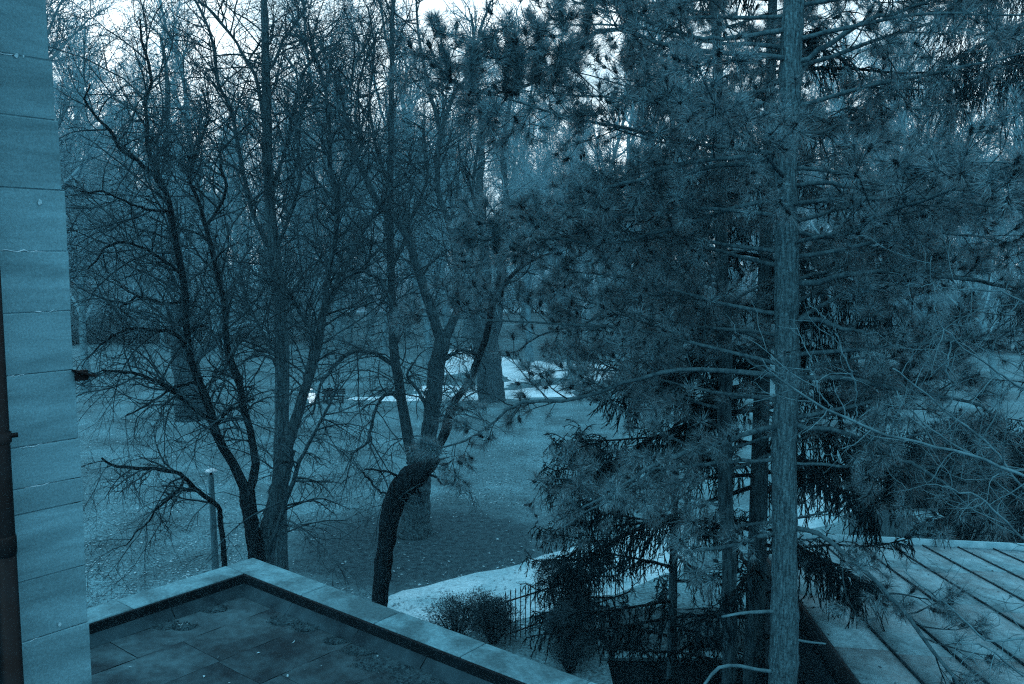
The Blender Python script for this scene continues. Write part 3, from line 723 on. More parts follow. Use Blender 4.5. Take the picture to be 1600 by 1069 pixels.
traced_tree('bare_tree', 'big grey double stemmed tree standing on the round dark soil bed', ([(648, 836, 60), (650, 815, 48), (652, 780, 42), (654, 740, 42), (656, 705, 44)], 29.2, 29.2),
  [([(646, 715, 25), (637, 680, 22), (630, 640, 20), (624, 595, 19), (619, 550, 18), (617, 490, 16), (613, 430, 14), (611, 340, 13), (612, 250, 12), (613, 150, 10), (613, 50, 8), (616, -60, 4)], 29.2, 29.8),
   ([(664, 715, 32), (670, 660, 31), (677, 600, 31), (684, 555, 30), (692, 525, 28)], 29.2, 28.9),
   ([(690, 532, 22), (680, 505, 20), (666, 466, 18), (651, 416, 16), (640, 380, 15), (620, 345, 13), (593, 315, 12), (575, 282, 10), (560, 252, 8), (545, 200, 6), (530, 140, 4)], 28.9, 27.5),
   ([(696, 528, 20), (708, 500, 17), (720, 465, 15), (713, 425, 14), (705, 370, 13), (690, 328, 12), (681, 300, 11), (682, 250, 10), (686, 200, 9), (670, 140, 7), (655, 60, 5), (650, -20, 3)], 28.9, 30),
   ([(686, 210, 7), (705, 160, 7), (735, 110, 6), (750, 50, 5), (770, 0, 4)], 29.8, 30.4),
   ([(720, 462, 9), (745, 430, 8), (755, 370, 7), (740, 300, 6), (745, 230, 5), (755, 170, 4)], 28.9, 30),
   ([(620, 580, 9), (606, 565, 9), (580, 553, 8), (555, 550, 8), (535, 562, 7), (515, 585, 6), (500, 612, 5), (488, 650, 3)], 29.4, 28.2),
   ([(628, 632, 7), (610, 617, 7), (592, 624, 7), (583, 645, 6), (577, 675, 6), (570, 698, 5), (545, 712, 3)], 29.3, 28.6),
   ([(668, 640, 6), (652, 610, 6), (640, 590, 5), (648, 560, 4)], 29, 28.4),
   ([(684, 570, 8), (700, 555, 8), (720, 548, 7), (738, 550, 5)], 29, 28.5),
   ([(617, 480, 7), (600, 440, 7), (570, 420, 6), (540, 425, 5), (515, 440, 3)], 29.6, 28.6),
   ([(612, 420, 7), (632, 380, 7), (650, 330, 6), (668, 270, 5), (660, 200, 4)], 29.6, 30.6),
   ([(611, 300, 6), (590, 240, 6), (575, 160, 5), (585, 80, 4), (575, 10, 3)], 29.7, 29)],
  16, M['bark_grey'], M['bark_mid'], dens=2.0, up=.10, droop_z=7.5, lens=(1.0, 3.0))
traced_tree('bare_tree', 'stout leaning bare tree far out on the lawn at left', ([(300, 656, 56), (299, 640, 46), (298, 615, 42), (293, 585, 42), (288, 560, 38), (282, 530, 32), (276, 490, 26), (270, 440, 20), (268, 400, 15)], 50.5, 50.5),
  [([(296, 575, 24), (310, 555, 20), (335, 535, 16), (350, 500, 12), (365, 440, 9)], 50.5, 50.5), ([(284, 545, 22), (272, 500, 18), (266, 420, 16), (264, 330, 13), (261, 220, 11), (258, 130, 8), (250, 50, 5)], 50.5, 50.5),
   ([(285, 548, 16), (300, 500, 14), (292, 430, 12), (300, 350, 9), (315, 260, 6)], 50.5, 51.5), ([(266, 420, 10), (235, 370, 8), (205, 320, 6), (190, 260, 4)], 50.5, 49.5)],
  17, M['bark_mid'], M['bark_mid'], dens=1.3, up=.12, lens=(1.6, 4.0), twm=M['twig_hazed'], tw=1.8)
traced_tree('bare_tree', 'thick ivy dark trunk beside the bright path junction', ([(768, 628, 46), (767, 610, 42), (765, 585, 42), (761, 555, 43), (757, 525, 40), (754, 480, 32), (755, 430, 25), (752, 370, 19), (750, 320, 14)], 57, 57),
  [([(760, 545, 22), (775, 510, 20), (782, 440, 16), (790, 340, 13), (785, 230, 10), (800, 120, 6), (805, 40, 4)], 57, 57), ([(756, 420, 18), (748, 320, 15), (752, 220, 12), (742, 120, 8), (738, 20, 4)], 57, 57),
   ([(755, 470, 12), (725, 400, 10), (705, 300, 8), (695, 200, 6), (690, 100, 4)], 57, 56)],
  18, M['bark_mid'], M['bark_mid'], dens=1.3, up=.12, lens=(1.6, 4.0), twm=M['twig_hazed'], tw=1.8)

# mid-distance and far wood: a few kinds of bare tree, copied with their own turn and size
def bare_kind(seed, h, r0, nl, spread, up, tw):
    r = rs(seed); n = 16
    P, R = grow(r, np.array([[0, 0, 0.0]]), np.array([[r.normal(0, .03), r.normal(0, .03), 1.0]]), np.array([h]), np.array([r0]), n, .075, .06, .12)
    R[:, 0] *= 1.5; R[:, 1] *= 1.08
    tr = Tubes().add(P, R, 9).mesh('trunk'); tb = Tubes()
    s, d, l, ro = spawn(r, P, R, None, nl, .2, .97, 28, 66, spread * .6, spread * 1.1, .6, .02, .3, .12)
    P1, R1 = grow(r, s, d, l, ro, 8, .12, up, .25); tb.add(P1, R1, 5)
    s, d, l2, ro = spawn(r, P1, R1, l, 10, .15, 1, 25, 65, .3, .55, .55, .012 * tw, .1, .4)
    P2, R2 = grow(r, s, d, l2, ro, 4, .17, up * .6, .4); tb.add(P2, R2, 3)
    s, d, l3, ro = spawn(r, P2, R2, l2, 8, .15, 1, 25, 65, .35, .6, .6, .008 * tw, .05, .3)
    P3, R3 = grow(r, s, d, l3, ro, 3, .2, up * .3, .5); tb.add(P3, R3, 3)
    s, d, l4, ro = spawn(r, P3, R3, l3, 4, .2, 1, 25, 65, .45, .8, .7, .006 * tw, 0, .3)
    P4, R4 = grow(r, s, d, l4, ro, 1, .2, 0, .5); tb.add(P4, R4, 3)
    return tr, tb.mesh('crown', cap=False)
KINDS = [bare_kind(101, 24, .30, 24, 6.5, .10, 2.0), bare_kind(102, 21, .26, 22, 6.0, .08, 2.0), bare_kind(103, 27, .34, 26, 6.0, .14, 2.0), bare_kind(104, 19, .2, 20, 5.5, .06, 2.0)]
for t_, c_ in KINDS: t_.materials.append(M['bark_hazed']); c_.materials.append(M['twig_hazed'])
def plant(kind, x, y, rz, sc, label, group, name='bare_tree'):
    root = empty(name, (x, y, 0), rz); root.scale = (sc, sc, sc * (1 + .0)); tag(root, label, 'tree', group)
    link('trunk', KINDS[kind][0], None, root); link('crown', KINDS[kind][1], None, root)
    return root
r = rs(77)
mids = [(62, 36, 2, 1.0, 'bare tree whose pale branches show above the stone wall edge'), (255, 86, 0, 1.0, 'bare tree at the thicket edge behind the stout leaning one'), (600, 84, 3, 1.1, 'bare tree between bench and big double stemmed tree'), (725, 98, 1, 1.0, 'bare tree behind the bright path junction'), (128, 60, 0, .95, 'bare tree right beside the stone wall, behind the lawn'), (205, 74, 3, .9, 'slim bare tree on the lawn left of the stout leaning one'), (350, 70, 2, .9, 'straight bare tree behind the forked tree at left'),
        (505, 82, 2, .95, 'straight bare tree behind the person in white'), (545, 95, 1, 1.0, 'bare tree behind the bench at the far lawn edge'), (676, 66, 2, .95, 'straight pale bare tree behind the big double stemmed one'),
        (828, 78, 0, 1.0, 'bare tree right of the bright path junction'), (895, 62, 1, .95, 'bare tree behind the left tip of the pine'), (985, 70, 2, 1.0, 'bare tree behind the middle of the pine'), (1085, 80, 0, 1.0, 'bare tree seen through the pine left of its trunk'),
        (1330, 66, 1, 1.05, 'bare tree seen through the pine right of its trunk'), (1450, 60, 0, 1.0, 'bare tree against the sky at right'), (1565, 55, 1, 1.0, 'bare tree against the sky at the right edge')]
for u, Y, k, s, lab in mids:
    p = at(u, 500, Y); plant(k, p[0], Y, r.rand() * 6.28, s, lab, None)
for row, (Y0, Y1, n, jit) in enumerate(((94, 114, 34, 3), (116, 136, 42, 4), (172, 230, 52, 6))):
    for i in range(n):
        u = -20 + 1640 * (i + .5 + .5 * (r.rand() - .5)) / n; Y = Y0 + (Y1 - Y0) * r.rand()
        p = at(u, 480, Y)
        plant(r.randint(4), p[0], Y, r.rand() * 6.28, (1.05, .95, 1.15)[row] + .45 * r.rand(), ['bare tree in the front row of the wood beyond the lawn', 'bare tree in the middle rows of the far wood', 'hazy bare tree at the very back of the wood'][row], ['front row of the far wood', 'middle rows of the far wood', 'back of the far wood'][row])
for i in range(8):                  # the tallest old trees at the lawn's far edge
    u = 110 + 200 * i + r.normal(0, 18); Y = 87 + 6 * r.rand(); p = at(u, 480, Y)
    plant((0, 2)[i % 2], p[0], Y, r.rand() * 6.28, 1.3 + .25 * r.rand(), 'tall old bare tree at the far lawn edge with its crown reaching the sky', 'tallest trees at the far lawn edge')
# undergrowth along the lawn's far edge
def shrub_kind(seed, h, n):
    r = rs(seed); a = r.rand(n) * 6.283
    S = np.stack([.4 * np.cos(a) * r.rand(n), .4 * np.sin(a) * r.rand(n), np.zeros(n)], 1)
    D = np.stack([np.cos(a) * .55, np.sin(a) * .55, np.ones(n)], 1)
    P, R = grow(r, S, D, h * (.6 + .5 * r.rand(n)), np.full(n, .05), 6, .12, .02, .3); st = Tubes().add(P, R, 4).mesh('stems')
    tb = Tubes()
    s, d, l, ro = spawn(r, P, R, np.full(n, h), 9, .1, 1, 25, 70, .2, .38, .6, .014, .05, .3)
    P2, R2 = grow(r, s, d, l, ro, 4, .2, 0, .4); tb.add(P2, R2, 3)
    s, d, l, ro = spawn(r, P2, R2, l, 7, .1, 1, 25, 70, .4, .7, .6, .010, 0, .3)
    P3, R3 = grow(r, s, d, l, ro, 3, .2, 0, .5); tb.add(P3, R3, 3)
    return st, tb.mesh('twigs', cap=False)
SK = [shrub_kind(201, 5.5, 20), shrub_kind(202, 7.0, 19)]
for a_, b_ in SK: a_.materials.append(M['bark_mid']); b_.materials.append(M['twig_hazed'])
def shrub(u, Y, k, s, lab, grp):
    p = at(u, 500, Y); root = empty('bare_shrub', (p[0], Y, 0), r.rand() * 6.28); root.scale = (s * 1.25, s * 1.25, s); tag(root, lab, 'shrub', grp)
    link('stems', SK[k][0], None, root); link('twigs', SK[k][1], None, root)
for i in range(22): shrub(95 + 17 * i, 94 + 8 * r.rand(), r.randint(2), .95 + .4 * r.rand(), 'bare shrub in the thicket along the far left lawn edge', 'thicket at the far left of the lawn')
for i in range(34): shrub(440 + 36 * i, 138 + 8 * r.rand(), r.randint(2), .9 + .5 * r.rand(), 'bare shrub in the thicket behind the far pale path', 'thicket behind the far path')
for i in range(14): shrub(960 + 48 * i, 84 + 8 * r.rand(), r.randint(2), .8 + .4 * r.rand(), 'bare shrub seen low behind the pine and spruces', 'thicket behind the conifers')

# ------------------------------------------------------------------ conifers
def needle_mesh(name, B, D, Ln, W, r):
    w = unit(np.cross(D, r.normal(0, 1, D.shape))) * (W[:, None] * .5)
    V = np.stack([B - w, B + w, B + D * Ln[:, None]], 1).reshape(-1, 3)
    return mesh_np(name, V, [np.arange(len(V)).reshape(-1, 3)])
def tufts(r, tips, axes, n, ln, w):
    """bottle-brush of long needles at the end of each shoot"""
    m = len(tips); sh = .10
    t = r.rand(m, n) ** .8
    B = tips[:, None] - axes[:, None] * (sh * (1 - t))[..., None]
    q = r.normal(0, 1, (m, n, 3)); A = axes[:, None]; q -= (q * A).sum(-1, keepdims=True) * A; q = unit(q)
    ang = np.radians(20 + 62 * r.rand(m, n))[..., None]
    D = A * np.cos(ang) + q * np.sin(ang); D[..., 2] -= .10 * r.rand(m, n); D = unit(D)
    L_ = ln * (.75 + .4 * r.rand(m, n)) * (.8 + .4 * r.rand(m, 1))
    return B.reshape(-1, 3), D.reshape(-1, 3), L_.ravel(), np.full(m * n, w)
def pine(name, label, trunk, limbs, seed, z0, z1, nlimb, reach, tuft_n, bark, needle, ln=.125, w=.0042, dead=(), bare_below=None, sub=9, clumps=()):
    r = rs(seed)
    P, R = traced(*trunk, n=110)
    foot = np.array([P[0, 0] + .0, P[0, 1], -2.6 if PIT[0] < P[0, 0] < PIT[1] and PIT[2] < P[0, 1] < PIT[3] else 0.0])
    ex = np.array([foot + (P[0] - foot) * k / 6 for k in range(6)]); P = np.concatenate([ex, P]); R = np.concatenate([R[0] * np.linspace(1.5, 1.03, 6), R])
    for zk in np.arange(P[0, 2] + 1.0, P[-1, 2], .62):     # swollen collars where the whorls sit
        zk = zk + r.normal(0, .12); R = R * (1 + (.05 + .08 * r.rand()) * np.exp(-((P[:, 2] - zk) / .07) ** 2))
    P = P.copy(); P[:, 0] += .018 * np.sin(P[:, 2] * 1.7 + seed) + .010 * np.sin(P[:, 2] * 4.1)
    root = empty(name, foot); tag(root, label, 'tree')
    link('trunk', Tubes().add(P - foot, R, 20).mesh('trunk', True, .03, seed), bark, root)
    LP, LR = [], []
    for nodes, Y0, Y1 in limbs:
        p, q = traced(nodes, Y0, Y1, 20); q = q * .8; w_ = np.cumsum(r.normal(0, .016, p.shape), 0); p = p + w_ - np.linspace(0, 1, 20)[:, None] * w_[-1] * .6
        link('limb', Tubes().add(p - foot, q, 8).mesh('limb', True, .06, seed), M['bark_limb'], root); LP.append(p); LR.append(q)
    for nodes, Y0, Y1 in dead:
        p, q = traced(nodes, Y0, Y1, 10)
        link('dead_limb', Tubes().add(p - foot, q, 8).mesh('dead_limb'), M['twig_pale'], root)
    # whorls around the stem
    zs = P[:, 2]; order = np.argsort(zs)
    zlo, zhi = at(1228, 390, 10)[2], at(1228, 235, 10)[2]
    for i in range(nlimb):
        z = z0 + (z1 - z0) * (i + r.rand()) / nlimb; a = i * 2.399 + r.normal(0, .3)
        x = np.interp(z, zs[order], P[order, 0]); y = np.interp(z, zs[order], P[order, 1]); rad = np.interp(z, zs[order], R[order])
        if math.sin(a) < -.62 and not zlo < z < zhi: a = -a            # the stem stays clear towards the house
        f = reach * (1 - .45 * max(0, (z - z0) / (z1 - z0)) ** 1.5) * (.75 + .4 * r.rand())
        p, q = grow(r, np.array([[x, y, z]]), np.array([[math.cos(a), math.sin(a), .15]]), np.array([f]), np.array([min(rad * .30, .028)]), 13, .07, .004, .25)
        # keep the window clear: limbs that come at the camera are cut short
        if p[0, -1, 1] < 5.5:
            p, q = grow(r, np.array([[x, y, z]]), np.array([[math.cos(a), math.sin(a), .25]]), np.array([f * .5]), np.array([min(rad * .28, .024)]), 13, .07, .004, .25)
        link('limb', Tubes().add(p - foot, q, 6).mesh('limb'), M['bark_limb'], root)
        LP.append(p[0]); LR.append(q[0])
    LP = [smooth_path(np.c_[p, q], 14) for p, q in zip(LP, LR)]
    A = np.array(LP); P1, R1 = A[..., :3], A[..., 3]
    tb = Tubes(); LL = np.linalg.norm(np.diff(P1, axis=1), axis=2).sum(1); got = []
    for i in range(len(P1)):
        got.append(spawn(r, P1[i:i + 1], R1[i:i + 1], None, max(6, int(sub * LL[i] / 3.3)), .2, 1.0, 30, 72, .35, 1.2, .5, .006, .06, .5))
    s, d, l, ro = [np.concatenate(g) for g in zip(*got)]
    ok = seen(s, 200, 200); s, d, l, ro = s[ok], d[ok], l[ok], ro[ok]
    P2, R2 = grow(r, s, d, l, np.minimum(ro, .012), 5, .15, .015, .5); tb.add(P2 - foot, R2, 3)
    s, d, l3, ro = spawn(r, P2, R2, l, 4, .25, 1.0, 30, 65, .28, .55, .7, .006, .06, .3)
    P3, R3 = grow(r, s, d, np.maximum(l3, .16), ro, 2, .14, .07, .7); tb.add(P3 - foot, R3, 3)
    link('branchlets', tb.mesh('branchlets', cap=False), M['bark_mid'], root)
    tips = np.concatenate([P1[:, -1], P2[:, -1], P3[:, -1]]); ax = unit(np.concatenate([P1[:, -1] - P1[:, -2], P2[:, -1] - P2[:, -2], P3[:, -1] - P3[:, -2]]))
    keep = np.ones(len(tips), bool)
    if bare_below is not None: keep = (tips[:, 2] > bare_below) | (r.rand(len(tips)) < .35)
    tips, ax = tips[keep], ax[keep]; ax[:, 2] += .25; ax = unit(ax)
    for u0, v0, u1, v1, Y in clumps:      # upright leading shoots thick with needles
        a0, a1 = at(u0, v0, Y), at(u1, v1, Y); n = 9
        pts = np.array([a0 + (a1 - a0) * k / (n - 1) for k in range(n)]) + r.normal(0, .012, (n, 3))
        link('limb', Tubes().add(pts - foot, np.linspace(.014, .006, n), 6).mesh('limb'), M['bark_dark'], root)
        dr = unit(a1 - a0); tips = np.concatenate([tips, np.repeat(pts[2:], 2, 0)]); ax = np.concatenate([ax, unit(dr + r.normal(0, .22, ((n - 2) * 2, 3)))])
    B, D, L_, W = tufts(r, tips, ax, tuft_n, ln, w)
    o = link('needles', needle_mesh('needles', B - foot, D, L_, W, r), needle, root); o['kind'] = 'stuff'
    # dark buds and cones in the middle of some tufts
    sel = r.rand(len(tips)) < .3; t_, a_ = tips[sel], ax[sel]; tc = Tubes()
    tc.add(np.stack([t_ - a_ * .075, t_ - a_ * .03, t_ + a_ * .012], 1) - foot, np.tile([.012, .026, .008], (len(t_), 1)), 6)
    o = link('cones', tc.mesh('cones'), M['cone'], root); o['kind'] = 'stuff'
    return root

pine('pine_tree', 'tall pine with straight pale trunk and long needle tufts, nearest at right', ([(1222, 1110, 46), (1222, 1000, 44), (1226, 900, 40), (1227, 800, 38), (1228, 600, 37), (1228, 400, 36), (1231, 250, 34), (1235, 120, 33), (1238, 0, 31), (1240, -130, 28), (1242, -330, 20), (1243, -520, 8)], 10, 10),
  [([(1222, 165, 12), (1180, 166, 12), (1130, 163, 11), (1085, 160, 8)], 10, 9.6),
   ([(1220, 255, 11), (1145, 247, 9), (1080, 250, 9), (1028, 258, 8), (990, 280, 7), (945, 293, 6), (900, 302, 4)], 10, 9.2),
   ([(1220, 262, 10), (1125, 256, 9), (1070, 268, 8), (1030, 286, 7), (990, 315, 6), (930, 340, 5), (875, 366, 3)], 10, 10.6),
   ([(1235, 445, 13), (1290, 436, 12), (1340, 424, 11), (1400, 420, 10), (1450, 426, 9), (1520, 434, 8), (1600, 446, 6), (1680, 460, 4)], 10, 9.4),
   ([(1235, 502, 11), (1280, 500, 10), (1320, 508, 8), (1350, 525, 5)], 10, 9.4),
   ([(1236, 588, 12), (1290, 590, 11), (1330, 588, 10), (1390, 600, 9), (1430, 607, 8), (1500, 622, 6), (1560, 645, 4)], 10, 9.2),
   ([(1236, 656, 11), (1310, 668, 10), (1360, 685, 9), (1420, 718, 8), (1470, 750, 7), (1530, 800, 5)], 10, 9.0),
   ([(1236, 722, 7), (1300, 723, 6), (1400, 723, 5), (1470, 725, 4), (1540, 726, 3)], 10, 9.6),
   ([(1236, 828, 12), (1262, 832, 11), (1300, 848, 10), (1335, 872, 10), (1372, 908, 9), (1415, 950, 9), (1455, 1000, 8), (1490, 1050, 7), (1520, 1100, 5)], 10, 8.6),
   ([(1218, 586, 12), (1160, 583, 11), (1110, 575, 10), (1050, 578, 9), (1000, 592, 8), (940, 612, 8), (880, 624, 7), (830, 627, 7), (798, 637, 6), (765, 660, 5), (720, 690, 4), (665, 700, 3)], 10, 10.4),
   ([(1218, 664, 12), (1190, 668, 11), (1140, 684, 10), (1085, 700, 10), (1040, 716, 9), (1000, 740, 8), (955, 770, 6), (900, 800, 4)], 10, 9.2),
   ([(1218, 720, 9), (1160, 727, 8), (1110, 734, 8), (1060, 744, 7), (1020, 756, 6), (960, 790, 4)], 10, 9.8),
   ([(1218, 832, 9), (1170, 840, 9), (1130, 846, 8), (1070, 854, 6)], 10, 9.4),
   ([(1222, 50, 11), (1150, 60, 9), (1090, 60, 8), (1030, 48, 7), (985, 20, 5), (960, -20, 3)], 10, 9.6),
   ([(1224, 95, 11), (1120, 90, 10), (1030, 75, 9), (965, 55, 8), (925, 70, 8), (880, 110, 7), (830, 140, 6), (770, 150, 6), (720, 130, 5), (690, 100, 4), (680, 60, 3)], 10, 9.0),
   ([(880, 112, 6), (850, 100, 5), (845, 70, 4)], 9.3, 9.2), ([(812, 144, 5), (800, 110, 5), (795, 75, 4)], 9.1, 9.1), ([(740, 140, 4), (735, 110, 4), (742, 80, 3)], 9, 9),
   ([(1224, 310, 11), (1130, 330, 9), (1040, 360, 8), (950, 380, 7), (860, 370, 5), (790, 375, 4), (740, 370, 3)], 10, 10),
   ([(1238, 100, 11), (1300, 60, 10), (1360, 30, 8), (1420, 20, 6), (1500, -20, 4)], 10, 9.5),
   ([(1236, 290, 10), (1300, 280, 9), (1370, 290, 8), (1440, 300, 7), (1520, 290, 5), (1600, 300, 3)], 10, 8.8),
   ([(1236, 360, 9), (1300, 370, 9), (1380, 360, 8), (1460, 370, 6), (1560, 380, 4)], 10, 10.4)],
  301, 7.6, 16.0, 62, 3.9, 84, M['bark_pine'], M['needle'], ln=.17, w=.0052, dead=(([(1216, 955, 6), (1190, 956, 6), (1160, 958, 5), (1128, 964, 4)], 10, 9.6), ([(1212, 1050, 7), (1180, 1046, 6), (1150, 1040, 6), (1122, 1044, 6), (1108, 1060, 5), (1090, 1085, 4)], 10, 9.4), ([(1234, 998, 5), (1262, 1003, 4), (1290, 1006, 3)], 10, 9.7)), sub=17, clumps=[(705, 130, 682, 28, 9.0), (735, 150, 738, 75, 9.0), (790, 160, 797, 42, 9.1), (808, 150, 812, 85, 9.0), (838, 140, 848, 38, 9.2), (865, 135, 878, 70, 9.2), (880, 60, 872, -25, 9.3), (915, 70, 920, -10, 9.3), (740, 400, 722, 350, 10), (775, 395, 770, 345, 10), (690, 710, 655, 690, 10.3)])
pine('pine_tree', 'slim second pine standing just left behind the pale pine trunk', ([(1142, 1085, 24), (1138, 900, 23), (1134, 700, 22), (1130, 500, 20), (1126, 300, 18), (1120, 100, 15), (1116, -80, 11), (1114, -260, 4)], 13.2, 13.2),
  [([(1130, 430, 7), (1060, 442, 7), (1000, 455, 6), (950, 480, 6), (910, 505, 5), (850, 520, 4), (810, 545, 3)], 13.2, 13.2), ([(1130, 560, 7), (1080, 548, 6), (1010, 560, 6), (970, 575, 4)], 13.2, 12.6),
   ([(1134, 690, 6), (1060, 720, 6), (1000, 760, 5), (930, 800, 4), (880, 830, 3)], 13.2, 13.6), ([(1128, 330, 7), (1050, 340, 6), (960, 330, 5), (870, 345, 4), (830, 360, 3)], 13.2, 12.6)],
  302, 5.2, 16.0, 42, 3.6, 44, M['bark_mid'], M['needle'], ln=.15, w=.006, sub=13)

def spruce(name, label, x, y, z_base, h, r0, z0, nb, reach, seed, lean=0.0, strands=34, boughs=()):
    r = rs(seed); n = 20
    P = np.stack([x + lean * np.linspace(0, 1, n), np.full(n, y), np.linspace(z_base, z_base + h, n)], 1); R = r0 * np.linspace(1.15, .08, n)
    root = empty(name, (x, y, z_base)); foot = np.array([x, y, z_base]); tag(root, label, 'tree')
    link('trunk', Tubes().add(P - foot, R, 12).mesh('trunk'), M['bark_mid'], root)
    zs = z0 + (h - z0) * (np.arange(nb) + r.rand(nb)) / nb
    a = np.arange(nb) * 2.399 + r.normal(0, .25, nb)
    L1 = reach * (1 - .8 * zs / h) ** .7 * (.75 + .4 * r.rand(nb)) + .3
    S = np.stack([x + lean * zs / h, np.full(nb, y), z_base + zs], 1)
    D = np.stack([np.cos(a), np.sin(a), np.full(nb, .12)], 1)
    p, q = grow(r, S, D, L1, np.full(nb, .035), 10, .05, -.035, .25)
    p[:, 6:, 2] += (np.arange(5) ** 1.6 * .03)[None]
    for i in range(nb): link('limb', Tubes().add(p[i] - foot, q[i], 6).mesh('limb'), M['bark_dark'], root)
    tb = Tubes(); extra = []
    s, d, l, ro = spawn(r, p, q, None, strands, .10, 1.0, 40, 85, .22, .62, .5, .004, -.35, .2)
    ok = seen(s, 150, 150); s, d, l, ro = s[ok], d[ok], l[ok], ro[ok]
    P2, R2 = grow(r, s, d, l, np.minimum(ro, .012), 3, .14, -.38, .5); R2 = np.maximum(R2, .010); tb.add(P2 - foot, R2, 3)
    s, d, l3, ro = spawn(r, P2, R2, l, 6, .05, 1, 30, 65, .25, .5, .8, .009, -.3, .3)
    P3, R3 = grow(r, s, d, l3, ro, 1, .08, -.3, .45); tb.add(P3 - foot, R3, 3)
    for nodes, Y0, Y1, l0, l1, ns in boughs:      # single heavy boughs with long hanging curtains
        bp, bq = traced(nodes, Y0, Y1, 12); link('limb', Tubes().add(bp - foot, bq, 6).mesh('limb'), M['bark_dark'], root)
        s, d, l, ro = spawn(r, bp[None], bq[None], None, ns, .25, 1.0, 40, 85, l0, l1, .5, .004, -.5, .1)
        Pb, Rb = grow(r, s, d, l, np.minimum(ro, .012), 4, .13, -.42, .5); Rb = np.maximum(Rb, .010); tb.add(Pb - foot, Rb, 3)
        s, d, l3, ro = spawn(r, Pb, Rb, l, 9, .05, 1, 30, 65, .14, .3, .8, .009, -.3, .2)
        Pc, Rc = grow(r, s, d, l3, ro, 1, .08, -.3, .45); tb.add(Pc - foot, Rc, 3)
        extra.append((Pb, 40)); extra.append((Pc, 7))
    link('branchlets', tb.mesh('branchlets', cap=False), M['spruce'], root)
    Bs, Ds = [], []
    for PP, k in [(P2, 22), (P3, 6)] + extra:
        m, nn, _ = PP.shape; t = r.rand(m, k) * (nn - 1.001); i = t.astype(int); f = (t - i)[..., None]; mi = np.arange(m)[:, None]
        B = PP[mi, i] * (1 - f) + PP[mi, i + 1] * f; T = unit(PP[mi, i + 1] - PP[mi, i])
        dd = unit(T * .9 + unit(r.normal(0, 1, T.shape)) * .7); Bs.append(B.reshape(-1, 3)); Ds.append(dd.reshape(-1, 3))
    B = np.concatenate(Bs); D = np.concatenate(Ds); m = len(B)
    o = link('needles', needle_mesh('needles', B - foot, D, .026 + .022 * r.rand(m), .006 + .005 * r.rand(m), r), M['spruce'], root); o['kind'] = 'stuff'
    return root
p = at(1182, 900, 14.5)
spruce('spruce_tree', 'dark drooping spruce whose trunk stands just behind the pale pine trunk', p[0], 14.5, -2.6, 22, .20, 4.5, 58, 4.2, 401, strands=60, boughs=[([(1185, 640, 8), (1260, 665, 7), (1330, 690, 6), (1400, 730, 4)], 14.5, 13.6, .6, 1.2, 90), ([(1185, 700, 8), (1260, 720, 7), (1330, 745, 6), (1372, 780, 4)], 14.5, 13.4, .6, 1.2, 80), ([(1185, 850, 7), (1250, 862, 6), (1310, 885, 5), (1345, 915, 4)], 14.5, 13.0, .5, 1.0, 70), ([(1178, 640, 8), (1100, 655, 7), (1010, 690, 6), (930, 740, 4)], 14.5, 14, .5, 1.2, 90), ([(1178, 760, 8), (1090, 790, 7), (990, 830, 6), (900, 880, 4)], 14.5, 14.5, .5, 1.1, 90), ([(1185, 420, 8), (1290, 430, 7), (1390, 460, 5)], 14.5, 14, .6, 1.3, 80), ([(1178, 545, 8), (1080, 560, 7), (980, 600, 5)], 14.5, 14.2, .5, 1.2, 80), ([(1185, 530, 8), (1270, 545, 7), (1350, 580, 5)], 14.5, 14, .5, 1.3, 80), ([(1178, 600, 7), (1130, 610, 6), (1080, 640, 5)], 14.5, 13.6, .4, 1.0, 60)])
p = at(1052, 900, 17)
spruce('spruce_tree', 'dark young spruce left of the slim second pine', p[0], 17, -2.6, 13.5, .12, 1.5, 40, 2.6, 404, strands=40)
p = at(1715, 600, 24.5)
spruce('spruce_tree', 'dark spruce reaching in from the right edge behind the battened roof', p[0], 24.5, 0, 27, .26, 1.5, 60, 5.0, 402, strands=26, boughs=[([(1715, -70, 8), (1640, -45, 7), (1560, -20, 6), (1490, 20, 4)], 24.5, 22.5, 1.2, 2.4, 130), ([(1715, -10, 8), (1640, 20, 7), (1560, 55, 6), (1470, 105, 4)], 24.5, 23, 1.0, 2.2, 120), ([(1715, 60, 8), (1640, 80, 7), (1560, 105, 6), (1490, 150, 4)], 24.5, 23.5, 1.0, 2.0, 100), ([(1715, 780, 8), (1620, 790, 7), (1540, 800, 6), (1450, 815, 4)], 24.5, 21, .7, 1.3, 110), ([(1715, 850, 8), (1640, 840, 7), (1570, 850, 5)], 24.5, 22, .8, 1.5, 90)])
p = onz(905, 1015, 0)
spruce('spruce_tree', 'small dark drooping spruce in front of the iron fence', p[0], 20.6, 0, 5.2, .07, .3, 46, 1.25, 403, strands=24)

